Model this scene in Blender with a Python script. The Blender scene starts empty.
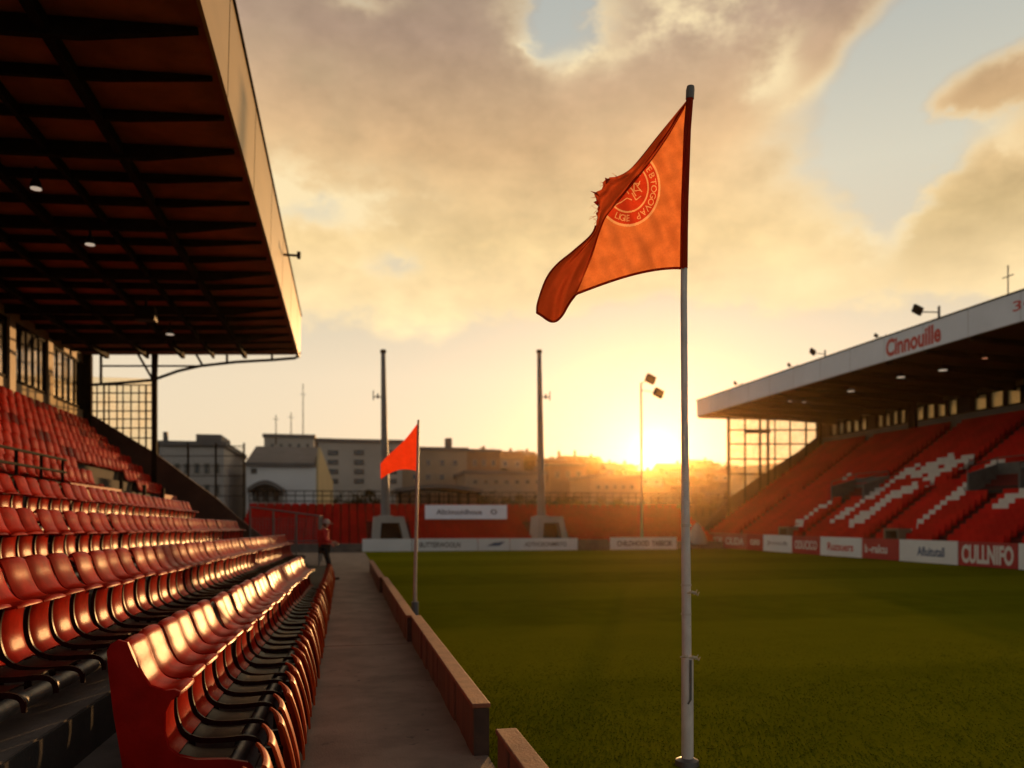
import bpy, bmesh, math, random
import numpy as np
from mathutils import Vector, Matrix, noise as mnoise

random.seed(7)
rng = np.random.default_rng(7)
C = bpy.context.scene
COL = C.collection
R = math.radians

# ------------------------------------------------------------------ camera
H = 1.72                       # eye height
F = 800.0                      # focal length in pixels of the 1024 frame
YAW = math.atan(167 / F)
SN, CS = math.sin(YAW), math.cos(YAW)
HZ = 520.0                     # horizon row
cam_d = bpy.data.cameras.new('camera')
cam = bpy.data.objects.new('camera', cam_d)
COL.objects.link(cam)
cam.location = (0, 0, H)
cam.rotation_euler = (R(90), 0, -YAW)
cam_d.sensor_width = 36
cam_d.lens = 36 * F / 1024
cam_d.shift_y = (HZ - 384) / 1024
cam_d.clip_start = 0.05
cam_d.clip_end = 6000
cam_d.dof.use_dof = True
cam_d.dof.focus_distance = 5.7
cam_d.dof.aperture_fstop = 1.15
C.camera = cam

# ------------------------------------------------------------------ sun and sky
SUN_PX, SUN_PY = 654, 452
_a = (SUN_PX - 512) / F
SUN_AZ = YAW + math.atan(_a)
SUN_EL = math.atan((HZ - SUN_PY) / F / math.sqrt(1 + _a * _a))
SUN_DIR = Vector((math.sin(SUN_AZ) * math.cos(SUN_EL), math.cos(SUN_AZ) * math.cos(SUN_EL), math.sin(SUN_EL)))
sl = bpy.data.lights.new('sun', 'SUN')
sl.energy = 4.2
sl.angle = R(0.6)
sl.color = (1.0, 0.52, 0.19)
so = bpy.data.objects.new('sun', sl)
COL.objects.link(so)
so.rotation_euler = SUN_DIR.to_track_quat('Z', 'Y').to_euler()
so.location = (60, 150, 60)

C.view_settings.view_transform = 'Standard'
C.view_settings.look = 'None'
C.view_settings.gamma = 1
C.view_settings.use_curve_mapping = False
C.view_settings.exposure = 0.0
C.render.engine = 'CYCLES'
C.cycles.max_bounces = 6
C.cycles.volume_bounces = 0
C.cycles.transparent_max_bounces = 16
C.cycles.sample_clamp_indirect = 4
C.cycles.caustics_reflective = False
C.cycles.caustics_refractive = False
try:
    C.cycles.use_denoising = True
    C.cycles.denoiser = 'OPENIMAGEDENOISE'
except Exception:
    pass


class NT:
    """small expression builder for math nodes"""
    def __init__(s, tree):
        s.t = tree

    def node(s, kind, **kw):
        n = s.t.nodes.new(kind)
        for k, v in kw.items():
            setattr(n, k, v)
        return n

    def put(s, sock, v):
        if isinstance(v, bpy.types.NodeSocket):
            s.t.links.new(v, sock)
        else:
            sock.default_value = v

    def m(s, op, *a, clamp=False):
        n = s.node('ShaderNodeMath', operation=op, use_clamp=clamp)
        for i, v in enumerate(a):
            s.put(n.inputs[i], v)
        return n.outputs[0]

    def smooth(s, v, a, b, lo=0.0, hi=1.0):
        n = s.node('ShaderNodeMapRange', interpolation_type='SMOOTHSTEP')
        s.put(n.inputs['Value'], v)
        n.inputs['From Min'].default_value = a
        n.inputs['From Max'].default_value = b
        n.inputs['To Min'].default_value = lo
        n.inputs['To Max'].default_value = hi
        return n.outputs['Result']

    def mix(s, fac, a, b, blend='MIX'):
        n = s.node('ShaderNodeMix', data_type='RGBA', blend_type=blend)
        s.put(n.inputs[0], fac)
        for sock, v in ((n.inputs[6], a), (n.inputs[7], b)):
            s.put(sock, v if isinstance(v, bpy.types.NodeSocket) else (*v, 1) if len(v) == 3 else v)
        return n.outputs[2]

    def ramp(s, v, stops):
        n = s.node('ShaderNodeValToRGB')
        e = n.color_ramp.elements
        while len(e) > 1:
            e.remove(e[-1])
        e[0].position, e[0].color = stops[0][0], (*stops[0][1], 1)
        for p, c in stops[1:]:
            q = e.new(p)
            q.color = (*c, 1)
        s.put(n.inputs[0], v)
        return n.outputs[0]

    def noise(s, vec, scale, detail=4, rough=0.55, col=False):
        n = s.node('ShaderNodeTexNoise')
        if vec is not None:
            s.put(n.inputs['Vector'], vec)
        n.inputs['Scale'].default_value = scale
        n.inputs['Detail'].default_value = detail
        n.inputs['Roughness'].default_value = rough
        return n.outputs['Color' if col else 'Fac']


def build_world():
    w = bpy.data.worlds.new('World')
    C.world = w
    w.use_nodes = True
    t = w.node_tree
    t.nodes.clear()
    n = NT(t)
    tc = n.node('ShaderNodeTexCoord')
    d = tc.outputs['Generated']
    sep = n.node('ShaderNodeSeparateXYZ')
    n.put(sep.inputs[0], d)
    x, y, z = sep.outputs
    az = n.m('ARCTAN2', x, y)
    el = n.m('ARCSINE', z)
    dot = n.node('ShaderNodeVectorMath', operation='DOT_PRODUCT')
    n.put(dot.inputs[0], d)
    dot.inputs[1].default_value = SUN_DIR
    sd = dot.outputs['Value']
    # stretched coordinates for layered cloud
    mp = n.node('ShaderNodeVectorMath', operation='MULTIPLY')
    n.put(mp.inputs[0], d)
    mp.inputs[1].default_value = (1, 1, 1.7)
    dv = mp.outputs[0]
    n1 = n.noise(dv, 3.2, 6, 0.55)
    n2 = n.noise(dv, 8.0, 7, 0.62)
    n3 = n.noise(dv, 20.0, 5, 0.6)
    n1c = n.m('SUBTRACT', n1, 0.5)
    n2c = n.m('SUBTRACT', n2, 0.5)
    n3c = n.m('SUBTRACT', n3, 0.5)
    wa = n.m('ADD', az, n.m('ADD', n.m('MULTIPLY', n2c, 0.16), n.m('MULTIPLY', n3c, 0.045)))
    we = n.m('ADD', el, n.m('ADD', n.m('MULTIPLY', n1c, 0.05), n.m('MULTIPLY', n2c, 0.07)))
    we = n.m('ADD', we, n.m('MULTIPLY', n3c, 0.03))

    def pos(px, py):
        a = (px - 512) / F
        return YAW + math.atan(a), math.atan((HZ - py) / F / math.sqrt(1 + a * a))

    def blob(px, py, sx, sy, wt):
        a, e = pos(px, py)
        u = n.m('DIVIDE', n.m('SUBTRACT', wa, a), sx / F)
        v = n.m('DIVIDE', n.m('SUBTRACT', we, e), sy / F)
        q = n.m('ADD', n.m('MULTIPLY', u, u), n.m('MULTIPLY', v, v))
        return n.m('MULTIPLY', n.m('EXPONENT', n.m('MULTIPLY', q, -1.0)), wt)

    def total(items):
        s = None
        for it in items:
            b = blob(*it)
            s = b if s is None else n.m('ADD', s, b)
        return s

    cover = n.smooth(we, 0.195, 0.275, -0.25, 0.9)
    gaps = total([(868, 118, 82, 66, -1.05), (925, 50, 80, 48, -0.8), (1010, 20, 90, 50, -0.95), (893, 200, 34, 50, -0.85), (985, 122, 60, 18, -0.5),
                  (562, 10, 44, 40, -1.0), (318, 208, 46, 13, -0.55), (383, 266, 26, 12, -0.55), (375, 2, 40, 10, -0.4),
                  (985, 80, 62, 30, 1.25), (985, 215, 75, 50, 0.7), (815, 45, 55, 42, 0.8), (660, 325, 150, 28, -0.5)])
    cv = n.m('ADD', cover, gaps)
    cv = n.m('ADD', cv, n.m('MULTIPLY', n2c, 0.55))
    mask = n.smooth(cv, 0.08, 0.72)
    rim = n.m('MULTIPLY', n.smooth(cv, 0.18, 0.42), n.smooth(cv, 0.95, 0.45))
    bright = total([(690, 8, 78, 26, 1.0), (790, 60, 22, 26, 0.75), (400, 222, 40, 28, 1.0), (290, 178, 66, 24, 1.1), (830, 110, 20, 26, 0.7), (890, 180, 16, 30, 0.8), (340, 200, 50, 14, 0.6), (590, 48, 40, 10, 0.7), (870, 235, 26, 20, 0.8), (960, 140, 30, 12, 0.8),
                    (540, 40, 14, 8, 0.7), (380, 268, 26, 16, 0.6), (1000, 150, 40, 12, 0.6), (822, 142, 14, 8, 0.6), (905, 185, 16, 22, 0.5),
                    (760, 280, 80, 20, 0.3)])
    bright = n.m('MULTIPLY', bright, n.smooth(n2, 0.40, 0.60, 0.10, 1.5))
    deg = n.m('DIVIDE', el, math.pi / 2)
    clear = n.ramp(deg, [(0.0, (0.90, 0.68, 0.38)), (0.05, (0.98, 0.82, 0.58)), (0.11, (0.95, 0.80, 0.58)), (0.17, (0.74, 0.66, 0.50)),
                         (0.25, (0.74, 0.71, 0.57)), (0.34, (0.54, 0.56, 0.51)), (0.7, (0.16, 0.22, 0.30)), (1.0, (0.10, 0.15, 0.24))])
    sky = n.node('ShaderNodeTexSky', sky_type='NISHITA')
    sky.sun_disc = False
    sky.sun_elevation = SUN_EL
    sky.sun_rotation = SUN_AZ
    sky.air_density = 1.3
    sky.dust_density = 3.0
    skyc = n.mix(1.0, sky.outputs[0], (0.07, 0.07, 0.07), 'MULTIPLY')
    clear = n.mix(0.12, clear, skyc)
    cloud = n.ramp(deg, [(0.0, (0.86, 0.66, 0.34)), (0.12, (0.97, 0.77, 0.48)), (0.155, (0.99, 0.76, 0.42)), (0.21, (0.93, 0.68, 0.335)),
                         (0.275, (0.78, 0.51, 0.265)), (0.345, (0.47, 0.325, 0.23)), (0.45, (0.27, 0.23, 0.19)), (0.8, (0.14, 0.13, 0.13)), (1.0, (0.1, 0.1, 0.1))])
    tone = n.m('ADD', 0.97, n.m('ADD', n.m('MULTIPLY', n1c, 0.85), n.m('ADD', n.m('MULTIPLY', n2c, 0.55), n.m('MULTIPLY', n3c, 0.42))))
    dark = total([(945, 220, 90, 42, 0.26), (978, 78, 62, 28, 0.20), (820, 40, 62, 36, 0.12)])
    tone = n.m('MULTIPLY', tone, n.m('SUBTRACT', 1.0, dark))
    vm = n.node('ShaderNodeVectorMath', operation='SCALE')
    n.put(vm.inputs[0], cloud)
    n.put(vm.inputs['Scale'], tone)
    cloud = vm.outputs[0]
    cloud = n.mix(n.m('MINIMUM', n.m('ADD', n.m('MULTIPLY', bright, 0.75), n.m('MULTIPLY', rim, 0.46)), 0.95), cloud, (1.0, 0.81, 0.48))
    col = n.mix(mask, clear, cloud)
    # sky away from the sun is dimmer and cooler
    away = n.smooth(sd, -0.25, 0.80)
    dimc = n.mix(away, (0.42, 0.55, 0.80), (1, 1, 1))
    col = n.mix(1.0, col, dimc, 'MULTIPLY')
    # glow round the sun
    sdc = n.m('MAXIMUM', sd, 0.0)
    g1 = n.m('MULTIPLY', n.m('POWER', sdc, 28.0), 0.08)
    g2 = n.m('MULTIPLY', n.m('POWER', sdc, 260.0), 0.14)
    g3 = n.m('MULTIPLY', n.m('POWER', sdc, 4500.0), 0.7)
    disc = n.m('MULTIPLY', n.smooth(sd, math.cos(R(0.72)), math.cos(R(0.42))), 14.0)
    gl = n.m('ADD', n.m('ADD', g1, g2), n.m('ADD', g3, disc))
    vg = n.node('ShaderNodeVectorMath', operation='SCALE')
    vg.inputs[0].default_value = (1.0, 0.87, 0.64)
    n.put(vg.inputs['Scale'], gl)
    col = n.mix(1.0, col, vg.outputs[0], 'ADD')
    bg = n.node('ShaderNodeBackground')
    n.put(bg.inputs[0], col)
    bg.inputs[1].default_value = 1.0
    out = n.node('ShaderNodeOutputWorld')
    t.links.new(bg.outputs[0], out.inputs[0])
    w.cycles.sampling_method = 'MANUAL'
    w.cycles.sample_map_resolution = 1024


build_world()


# ------------------------------------------------------------------ helpers
def at(px, py, X=None, Y=None, Z=None, D=None):
    """point on the ray through a photo pixel, cut by a plane of the place"""
    a, b = (px - 512) / F, (HZ - py) / F
    v = Vector((a * CS + SN, -a * SN + CS, b))
    if X is not None:
        k = X / v.x
    elif Y is not None:
        k = Y / v.y
    elif Z is not None:
        k = (Z - H) / v.z
    else:
        k = D
    return Vector((0, 0, H)) + v * k


MATS = {}


def mat(name, col, rough=0.6, var=0.0, vscale=3.0, bump=0.0, bscale=30.0, metal=0.0, spec=0.5, coord='Object', dark=None,
        wear=None, coat=0.0, tint=None, obj_var=0.0, stretch=None):
    if name in MATS:
        return MATS[name]
    m = bpy.data.materials.new(name)
    m.use_nodes = True
    t = m.node_tree
    n = NT(t)
    b = t.nodes['Principled BSDF']
    b.inputs['Roughness'].default_value = rough
    b.inputs['Metallic'].default_value = metal
    b.inputs['Specular IOR Level'].default_value = spec
    if tint:
        b.inputs['Specular Tint'].default_value = (*tint, 1)
    if coat:
        b.inputs['Coat Weight'].default_value = coat
        b.inputs['Coat Roughness'].default_value = 0.2
    tc = n.node('ShaderNodeTexCoord')
    co = tc.outputs[coord]
    if coord == 'World':
        co = None
    if coord == 'Object':
        g = n.node('ShaderNodeNewGeometry')
        co = g.outputs['Position']
    if stretch:
        q = n.node('ShaderNodeVectorMath', operation='MULTIPLY')
        n.put(q.inputs[0], co)
        q.inputs[1].default_value = stretch
        co = q.outputs[0]
    c = (*col, 1)
    if var or wear:
        f = n.noise(co, vscale, 5, 0.6)
        f = n.smooth(f, 0.3, 0.7)
        dk = dark or tuple(k * (1 - var) for k in col)
        lt = tuple(min(1, k * (1 + var * 0.6)) for k in col)
        c = n.mix(f, dk, lt)
    if obj_var:
        oi = n.node('ShaderNodeObjectInfo')
        hs = n.node('ShaderNodeHueSaturation')
        n.put(hs.inputs['Value'], n.smooth(oi.outputs['Random'], 0, 1, 1 - obj_var, 1 + obj_var))
        n.put(hs.inputs['Color'], c)
        c = hs.outputs[0]
    if wear:
        f2 = n.noise(co, wear[1], 6, 0.7)
        f2 = n.smooth(f2, wear[2], wear[2] + 0.08)
        c = n.mix(f2, c, wear[0])
        r = n.smooth(f2, 0, 1, rough, min(1, rough + 0.3))
        n.put(b.inputs['Roughness'], r)
    n.put(b.inputs['Base Color'], c)
    if bump:
        bf = n.noise(co, bscale, 4, 0.6)
        bn = n.node('ShaderNodeBump')
        bn.inputs['Strength'].default_value = bump
        bn.inputs['Distance'].default_value = 0.02
        n.put(bn.inputs['Height'], bf)
        n.put(b.inputs['Normal'], bn.outputs[0])
    MATS[name] = m
    return m


def glass_mat(name, tint, clear, rough=0.08):
    m = bpy.data.materials.new(name)
    m.use_nodes = True
    t = m.node_tree
    n = NT(t)
    t.nodes.remove(t.nodes['Principled BSDF'])
    out = [q for q in t.nodes if q.type == 'OUTPUT_MATERIAL'][0]
    tr = n.node('ShaderNodeBsdfTransparent')
    tr.inputs[0].default_value = (*tint, 1)
    di = n.node('ShaderNodeBsdfTranslucent')
    di.inputs[0].default_value = (*tint, 1)
    gl = n.node('ShaderNodeBsdfGlossy')
    gl.inputs['Roughness'].default_value = rough
    ms = n.node('ShaderNodeMixShader')
    g = n.node('ShaderNodeNewGeometry')
    f = n.smooth(n.noise(g.outputs['Position'], 1.3, 4), 0.3, 0.7, max(0, 1 - clear - 0.1), 1 - clear + 0.1)
    n.put(ms.inputs[0], f)
    t.links.new(tr.outputs[0], ms.inputs[1])
    t.links.new(di.outputs[0], ms.inputs[2])
    m2 = n.node('ShaderNodeMixShader')
    fr = n.node('ShaderNodeFresnel')
    n.put(m2.inputs[0], n.m('MULTIPLY', fr.outputs[0], 0.8))
    t.links.new(ms.outputs[0], m2.inputs[1])
    t.links.new(gl.outputs[0], m2.inputs[2])
    t.links.new(m2.outputs[0], out.inputs[0])
    MATS[name] = m
    return m


def cloth_mat(name, col, trans, weave=900.0):
    m = bpy.data.materials.new(name)
    m.use_nodes = True
    t = m.node_tree
    n = NT(t)
    t.nodes.remove(t.nodes['Principled BSDF'])
    out = [q for q in t.nodes if q.type == 'OUTPUT_MATERIAL'][0]
    g = n.node('ShaderNodeNewGeometry')
    p = g.outputs['Position']
    f1 = n.smooth(n.noise(p, 260, 2, 0.5), 0.25, 0.75)
    f2 = n.smooth(n.noise(p, 9, 4, 0.6), 0.25, 0.75)
    f3 = n.smooth(n.noise(p, 70, 3, 0.6), 0.25, 0.75)
    f = n.m('ADD', n.m('ADD', n.m('MULTIPLY', f1, 0.35), n.m('MULTIPLY', f2, 0.4)), n.m('MULTIPLY', f3, 0.25))
    c = n.mix(f, tuple(k * 0.72 for k in col), tuple(min(1, k * 1.12) for k in col))
    df = n.node('ShaderNodeBsdfDiffuse')
    tl = n.node('ShaderNodeBsdfTranslucent')
    n.put(df.inputs[0], c)
    n.put(tl.inputs[0], c)
    bn = n.node('ShaderNodeBump')
    bn.inputs['Strength'].default_value = 0.35
    bn.inputs['Distance'].default_value = 0.01
    n.put(bn.inputs['Height'], n.noise(p, 16, 5, 0.6))
    for q in (df, tl):
        n.put(q.inputs['Normal'], bn.outputs[0])
    ms = n.node('ShaderNodeMixShader')
    ms.inputs[0].default_value = trans
    t.links.new(df.outputs[0], ms.inputs[1])
    t.links.new(tl.outputs[0], ms.inputs[2])
    t.links.new(ms.outputs[0], out.inputs[0])
    MATS[name] = m
    return m


def leaf_mat(name, col, var=0.45, tr=0.35):
    m = bpy.data.materials.new(name)
    m.use_nodes = True
    t = m.node_tree
    n = NT(t)
    t.nodes.remove(t.nodes['Principled BSDF'])
    out = [q for q in t.nodes if q.type == 'OUTPUT_MATERIAL'][0]
    g = n.node('ShaderNodeNewGeometry')
    f = g.outputs['Random Per Island']
    c = n.mix(f, tuple(k * (1 - var) for k in col), tuple(k * (1 + var) for k in col))
    df = n.node('ShaderNodeBsdfDiffuse')
    tl = n.node('ShaderNodeBsdfTranslucent')
    n.put(df.inputs[0], c)
    n.put(tl.inputs[0], c)
    ms = n.node('ShaderNodeMixShader')
    ms.inputs[0].default_value = tr
    t.links.new(df.outputs[0], ms.inputs[1])
    t.links.new(tl.outputs[0], ms.inputs[2])
    t.links.new(ms.outputs[0], out.inputs[0])
    MATS[name] = m
    return m


def lamp_mat(name, col, s):
    m = bpy.data.materials.new(name)
    m.use_nodes = True
    b = m.node_tree.nodes['Principled BSDF']
    b.inputs['Base Color'].default_value = (*col, 1)
    b.inputs['Emission Color'].default_value = (*col, 1)
    b.inputs['Emission Strength'].default_value = s
    MATS[name] = m
    return m


class MB:
    """collects shapes (world coordinates) for ONE mesh object"""
    def __init__(s):
        s.bm = bmesh.new()

    def box(s, x0, x1, y0, y1, z0, z1, bevel=0.0):
        v = [s.bm.verts.new(p) for p in ((x0, y0, z0), (x1, y0, z0), (x1, y1, z0), (x0, y1, z0), (x0, y0, z1), (x1, y0, z1), (x1, y1, z1), (x0, y1, z1))]
        f = [s.bm.faces.new([v[i] for i in q]) for q in ((3, 2, 1, 0), (4, 5, 6, 7), (0, 1, 5, 4), (1, 2, 6, 5), (2, 3, 7, 6), (3, 0, 4, 7))]
        if bevel:
            ed = list({e for g in f for e in g.edges})
            bmesh.ops.bevel(s.bm, geom=ed, offset=bevel, segments=2, affect='EDGES', profile=0.5)
        return s

    def hexa(s, pts):
        """eight points: bottom ring of four, top ring of four"""
        v = [s.bm.verts.new(p) for p in pts]
        for q in ((3, 2, 1, 0), (4, 5, 6, 7), (0, 1, 5, 4), (1, 2, 6, 5), (2, 3, 7, 6), (3, 0, 4, 7)):
            s.bm.faces.new([v[i] for i in q])
        return s

    def bar(s, p0, p1, w, h=None, up=(0, 0, 1)):
        p0, p1 = Vector(p0), Vector(p1)
        h = h or w
        d = (p1 - p0).normalized()
        u = Vector(up)
        if abs(d.dot(u)) > 0.98:
            u = Vector((0, 1, 0))
        a = d.cross(u).normalized() * (w / 2)
        b = a.cross(d).normalized() * (h / 2)
        pts = [p + o for p in (p0, p1) for o in (-a - b, a - b, a + b, -a + b)]
        return s.hexa(pts)

    def tube(s, pts, rad, n=10, cap=True):
        pts = [Vector(p) for p in pts]
        if not isinstance(rad, (list, tuple)):
            rad = [rad] * len(pts)
        rings = []
        ref = None
        for i, p in enumerate(pts):
            d = (pts[min(i + 1, len(pts) - 1)] - pts[max(i - 1, 0)]).normalized()
            if ref is None:
                ref = Vector((1, 0, 0)) if abs(d.x) < 0.9 else Vector((0, 1, 0))
            a = (ref - d * ref.dot(d)).normalized()
            b = d.cross(a)
            ref = a
            rings.append([s.bm.verts.new(p + (a * math.cos(k * 2 * math.pi / n) + b * math.sin(k * 2 * math.pi / n)) * rad[i]) for k in range(n)])
        for r0, r1 in zip(rings, rings[1:]):
            for k in range(n):
                s.bm.faces.new((r0[k], r0[(k + 1) % n], r1[(k + 1) % n], r1[k]))
        if cap:
            s.bm.faces.new(rings[0][::-1])
            s.bm.faces.new(rings[-1])
        return s

    def prism(s, poly, off):
        """planar polygon (list of 3D points) extruded by a vector"""
        off = Vector(off)
        a = [s.bm.verts.new(p) for p in poly]
        b = [s.bm.verts.new(Vector(p) + off) for p in poly]
        n = len(a)
        s.bm.faces.new(a[::-1])
        s.bm.faces.new(b)
        for i in range(n):
            s.bm.faces.new((a[i], a[(i + 1) % n], b[(i + 1) % n], b[i]))
        return s

    def grid(s, rows):
        vs = [[s.bm.verts.new(p) for p in r] for r in rows]
        for a, b in zip(vs, vs[1:]):
            for i in range(len(a) - 1):
                s.bm.faces.new((a[i], a[i + 1], b[i + 1], b[i]))
        return s

    def sheet(s, rows, th):
        """a grid of points given an even thickness behind its face"""
        R_ = [[Vector(p) for p in r] for r in rows]
        nr, nc = len(R_), len(R_[0])
        back = []
        for i in range(nr):
            br = []
            for j in range(nc):
                du = R_[min(i + 1, nr - 1)][j] - R_[max(i - 1, 0)][j]
                dv = R_[i][min(j + 1, nc - 1)] - R_[i][max(j - 1, 0)]
                n_ = du.cross(dv)
                n_.normalize()
                br.append(R_[i][j] - n_ * th)
            back.append(br)
        A = [[s.bm.verts.new(p) for p in r] for r in R_]
        B = [[s.bm.verts.new(p) for p in r] for r in back]
        for i in range(nr - 1):
            for j in range(nc - 1):
                s.bm.faces.new((A[i][j], A[i][j + 1], A[i + 1][j + 1], A[i + 1][j]))
                s.bm.faces.new((B[i][j], B[i + 1][j], B[i + 1][j + 1], B[i][j + 1]))
        for i in range(nr - 1):
            for j in (0, nc - 1):
                s.bm.faces.new((A[i][j], A[i + 1][j], B[i + 1][j], B[i][j]))
        for j in range(nc - 1):
            for i in (0, nr - 1):
                s.bm.faces.new((A[i][j], A[i][j + 1], B[i][j + 1], B[i][j]))
        return s

    def solid(s, th):
        bmesh.ops.recalc_face_normals(s.bm, faces=s.bm.faces[:])
        bmesh.ops.solidify(s.bm, geom=s.bm.faces[:], thickness=th)
        return s

    def build(s, name, m, parent=None, smooth=False, angle=40, loc=None):
        bm = s.bm
        bmesh.ops.recalc_face_normals(bm, faces=bm.faces[:])
        off = Vector(parent_origin(parent)) if parent else Vector(loc or (0, 0, 0))
        if off.length:
            bmesh.ops.translate(bm, verts=bm.verts[:], vec=-off)
        me = bpy.data.meshes.new(name)
        bm.to_mesh(me)
        bm.free()
        if smooth:
            for p in me.polygons:
                p.use_smooth = True
            me.set_sharp_from_angle(angle=R(angle))
        for q in (m if isinstance(m, (list, tuple)) else [m]):
            me.materials.append(q)
        o = bpy.data.objects.new(name, me)
        COL.objects.link(o)
        if parent:
            o.parent = parent
        else:
            o.location = off
        return o


def parent_origin(p):
    v = Vector((0, 0, 0))
    while p:
        v += p.location
        p = p.parent
    return v


def tag(o, label=None, cat=None, group=None, kind=None):
    if label:
        o['label'] = label
    if cat:
        o['category'] = cat
    if group:
        o['group'] = group
    if kind:
        o['kind'] = kind
    return o


def thing(name, label, cat, loc, group=None):
    o = bpy.data.objects.new(name, None)
    COL.objects.link(o)
    o.location = loc
    o.empty_display_size = 0.2
    return tag(o, label, cat, group)


def copy_tree(o, parent=None):
    c = o.copy()
    COL.objects.link(c)
    c.parent = parent
    for ch in list(o.children):
        copy_tree(ch, c)
    return c


def text_mesh(s, size=1.0, extrude=0.01, bold=0.0, spacing=1.0):
    cu = bpy.data.curves.new('t', 'FONT')
    cu.body = s
    cu.size = size
    cu.extrude = extrude
    cu.offset = bold
    cu.space_character = spacing
    cu.align_x = 'CENTER'
    cu.align_y = 'CENTER'
    cu.resolution_u = 3
    o = bpy.data.objects.new('t', cu)
    COL.objects.link(o)
    dg = bpy.context.evaluated_depsgraph_get()
    me = bpy.data.meshes.new_from_object(o.evaluated_get(dg))
    bpy.data.objects.remove(o)
    bpy.data.curves.remove(cu)
    return me


def lettering(s, m, parent, centre, right, up, width, height=None, bold=0.0, name='lettering'):
    """flat raised letters fitted to a width, standing on a board"""
    me = text_mesh(s, 1.0, 0.004, bold)
    co = np.empty(len(me.vertices) * 3)
    me.vertices.foreach_get('co', co)
    co = co.reshape(-1, 3)
    lo, hi = co.min(0), co.max(0)
    k = width / (hi[0] - lo[0])
    kz = (height / (hi[1] - lo[1])) if height else k
    right, up = Vector(right).normalized(), Vector(up).normalized()
    nrm = right.cross(up)
    mid = (lo + hi) / 2
    c = Vector(centre)
    off = parent_origin(parent)
    for v in me.vertices:
        p = v.co
        v.co = c + right * ((p.x - mid[0]) * k) + up * ((p.y - mid[1]) * kz) + nrm * (p.z) - off
    me.materials.clear()
    me.materials.append(m)
    for p in me.polygons:
        p.material_index = 0
    o = bpy.data.objects.new(name, me)
    COL.objects.link(o)
    o.parent = parent
    return o


# ------------------------------------------------------------------ materials
M_red = mat('red_plastic', (0.40, 0.016, 0.006), 0.25, var=0.28, vscale=6, bump=0.10, bscale=120, spec=0.011, tint=(1.0, 0.50, 0.22), obj_var=0.12,
            wear=((0.36, 0.045, 0.02), 24, 0.66))
M_redfar = mat('red_seat_far', (0.60, 0.013, 0.008), 0.7, spec=0.08, var=0.22, vscale=0.8)
M_white_seat = mat('white_seat', (0.70, 0.66, 0.63), 0.5, var=0.08)
M_black = mat('black_plastic', (0.012, 0.007, 0.006), 0.42, spec=0.06, var=0.3, vscale=20, bump=0.08, bscale=80)
M_steel = mat('grey_steel', (0.16, 0.15, 0.14), 0.5, var=0.3, vscale=9, metal=0.6, bump=0.06)
M_dark_steel = mat('dark_steel', (0.018, 0.013, 0.010), 0.85, spec=0.08, var=0.3, vscale=4)
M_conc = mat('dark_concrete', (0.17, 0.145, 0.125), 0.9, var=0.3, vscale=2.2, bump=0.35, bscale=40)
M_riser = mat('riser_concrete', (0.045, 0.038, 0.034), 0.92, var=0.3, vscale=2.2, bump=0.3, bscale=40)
M_walk = mat('walkway_concrete', (0.31, 0.228, 0.168), 0.92, var=0.28, vscale=1.4, bump=0.6, bscale=70, wear=((0.16, 0.12, 0.092), 5.0, 0.60))
M_wood = mat('barrier_boards', (0.17, 0.062, 0.032), 0.7, var=0.3, vscale=6, bump=0.35, bscale=30, stretch=(1, 1, 0.15), wear=((0.36, 0.22, 0.15), 14, 0.64))
M_woodtop = mat('barrier_capping', (0.29, 0.095, 0.045), 0.75, var=0.25, vscale=9, bump=0.35, bscale=50)
M_soffit = mat('soffit_sheet', (0.46, 0.15, 0.07), 0.7, var=0.35, vscale=1.2)
M_fascia = mat('fascia_board', (0.43, 0.30, 0.13), 0.45, var=0.12, vscale=0.7, stretch=(1, 0.2, 1), bump=0.05, bscale=4)
M_white = mat('white_paint', (0.74, 0.74, 0.75), 0.55, var=0.08, vscale=0.8)
M_fwhite = mat('white_fascia', (0.74, 0.79, 0.90), 0.5, var=0.07, vscale=0.5)
M_lred = mat('red_lettering', (0.55, 0.025, 0.02), 0.5)
M_lblue = mat('blue_lettering', (0.05, 0.11, 0.25), 0.5)
M_lgrey = mat('slate_lettering', (0.07, 0.075, 0.10), 0.5)
M_lwhite = mat('white_lettering', (0.80, 0.76, 0.76), 0.5)
M_bred = mat('red_board', (0.46, 0.02, 0.022), 0.5, var=0.1, vscale=1)
M_bpink = mat('faded_red_board', (0.55, 0.12, 0.10), 0.5, var=0.1, vscale=1)
M_bwhite = mat('white_board', (0.84, 0.87, 0.92), 0.5, var=0.05, vscale=1)
M_wallp = mat('cream_panel', (0.46, 0.34, 0.20), 0.7, var=0.2, vscale=0.8)
M_wallr = mat('grey_panel', (0.30, 0.27, 0.22), 0.7, var=0.15, vscale=0.8)
M_wallin = mat('dark_interior', (0.03, 0.022, 0.016), 0.8)
M_pole = mat('pole_paint', (0.80, 0.72, 0.68), 0.45, var=0.14, vscale=14, bump=0.12, bscale=60, wear=((0.16, 0.09, 0.06), 30, 0.64), stretch=(1, 1, 0.4))
M_mast = mat('mast_steel', (0.20, 0.19, 0.185), 0.55, var=0.15, vscale=1.5)
M_rough = mat('render_white', (0.42, 0.41, 0.39), 0.85, var=0.10, vscale=0.5)
M_skin = mat('skin', (0.50, 0.28, 0.20), 0.55)
M_jacket = mat('red_jacket', (0.62, 0.03, 0.03), 0.75, var=0.2, vscale=12)
M_trous = mat('dark_trousers', (0.012, 0.012, 0.015), 0.85)
M_cap = mat('pale_cap', (0.50, 0.42, 0.38), 0.8)
G_warm = glass_mat('window_glass', (0.85, 0.74, 0.52), 0.6)
G_screen = glass_mat('screen_glass', (0.96, 0.92, 0.82), 0.86)
G_dark = mat('dark_glass', (0.035, 0.032, 0.03), 0.12, spec=0.8)
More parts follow.
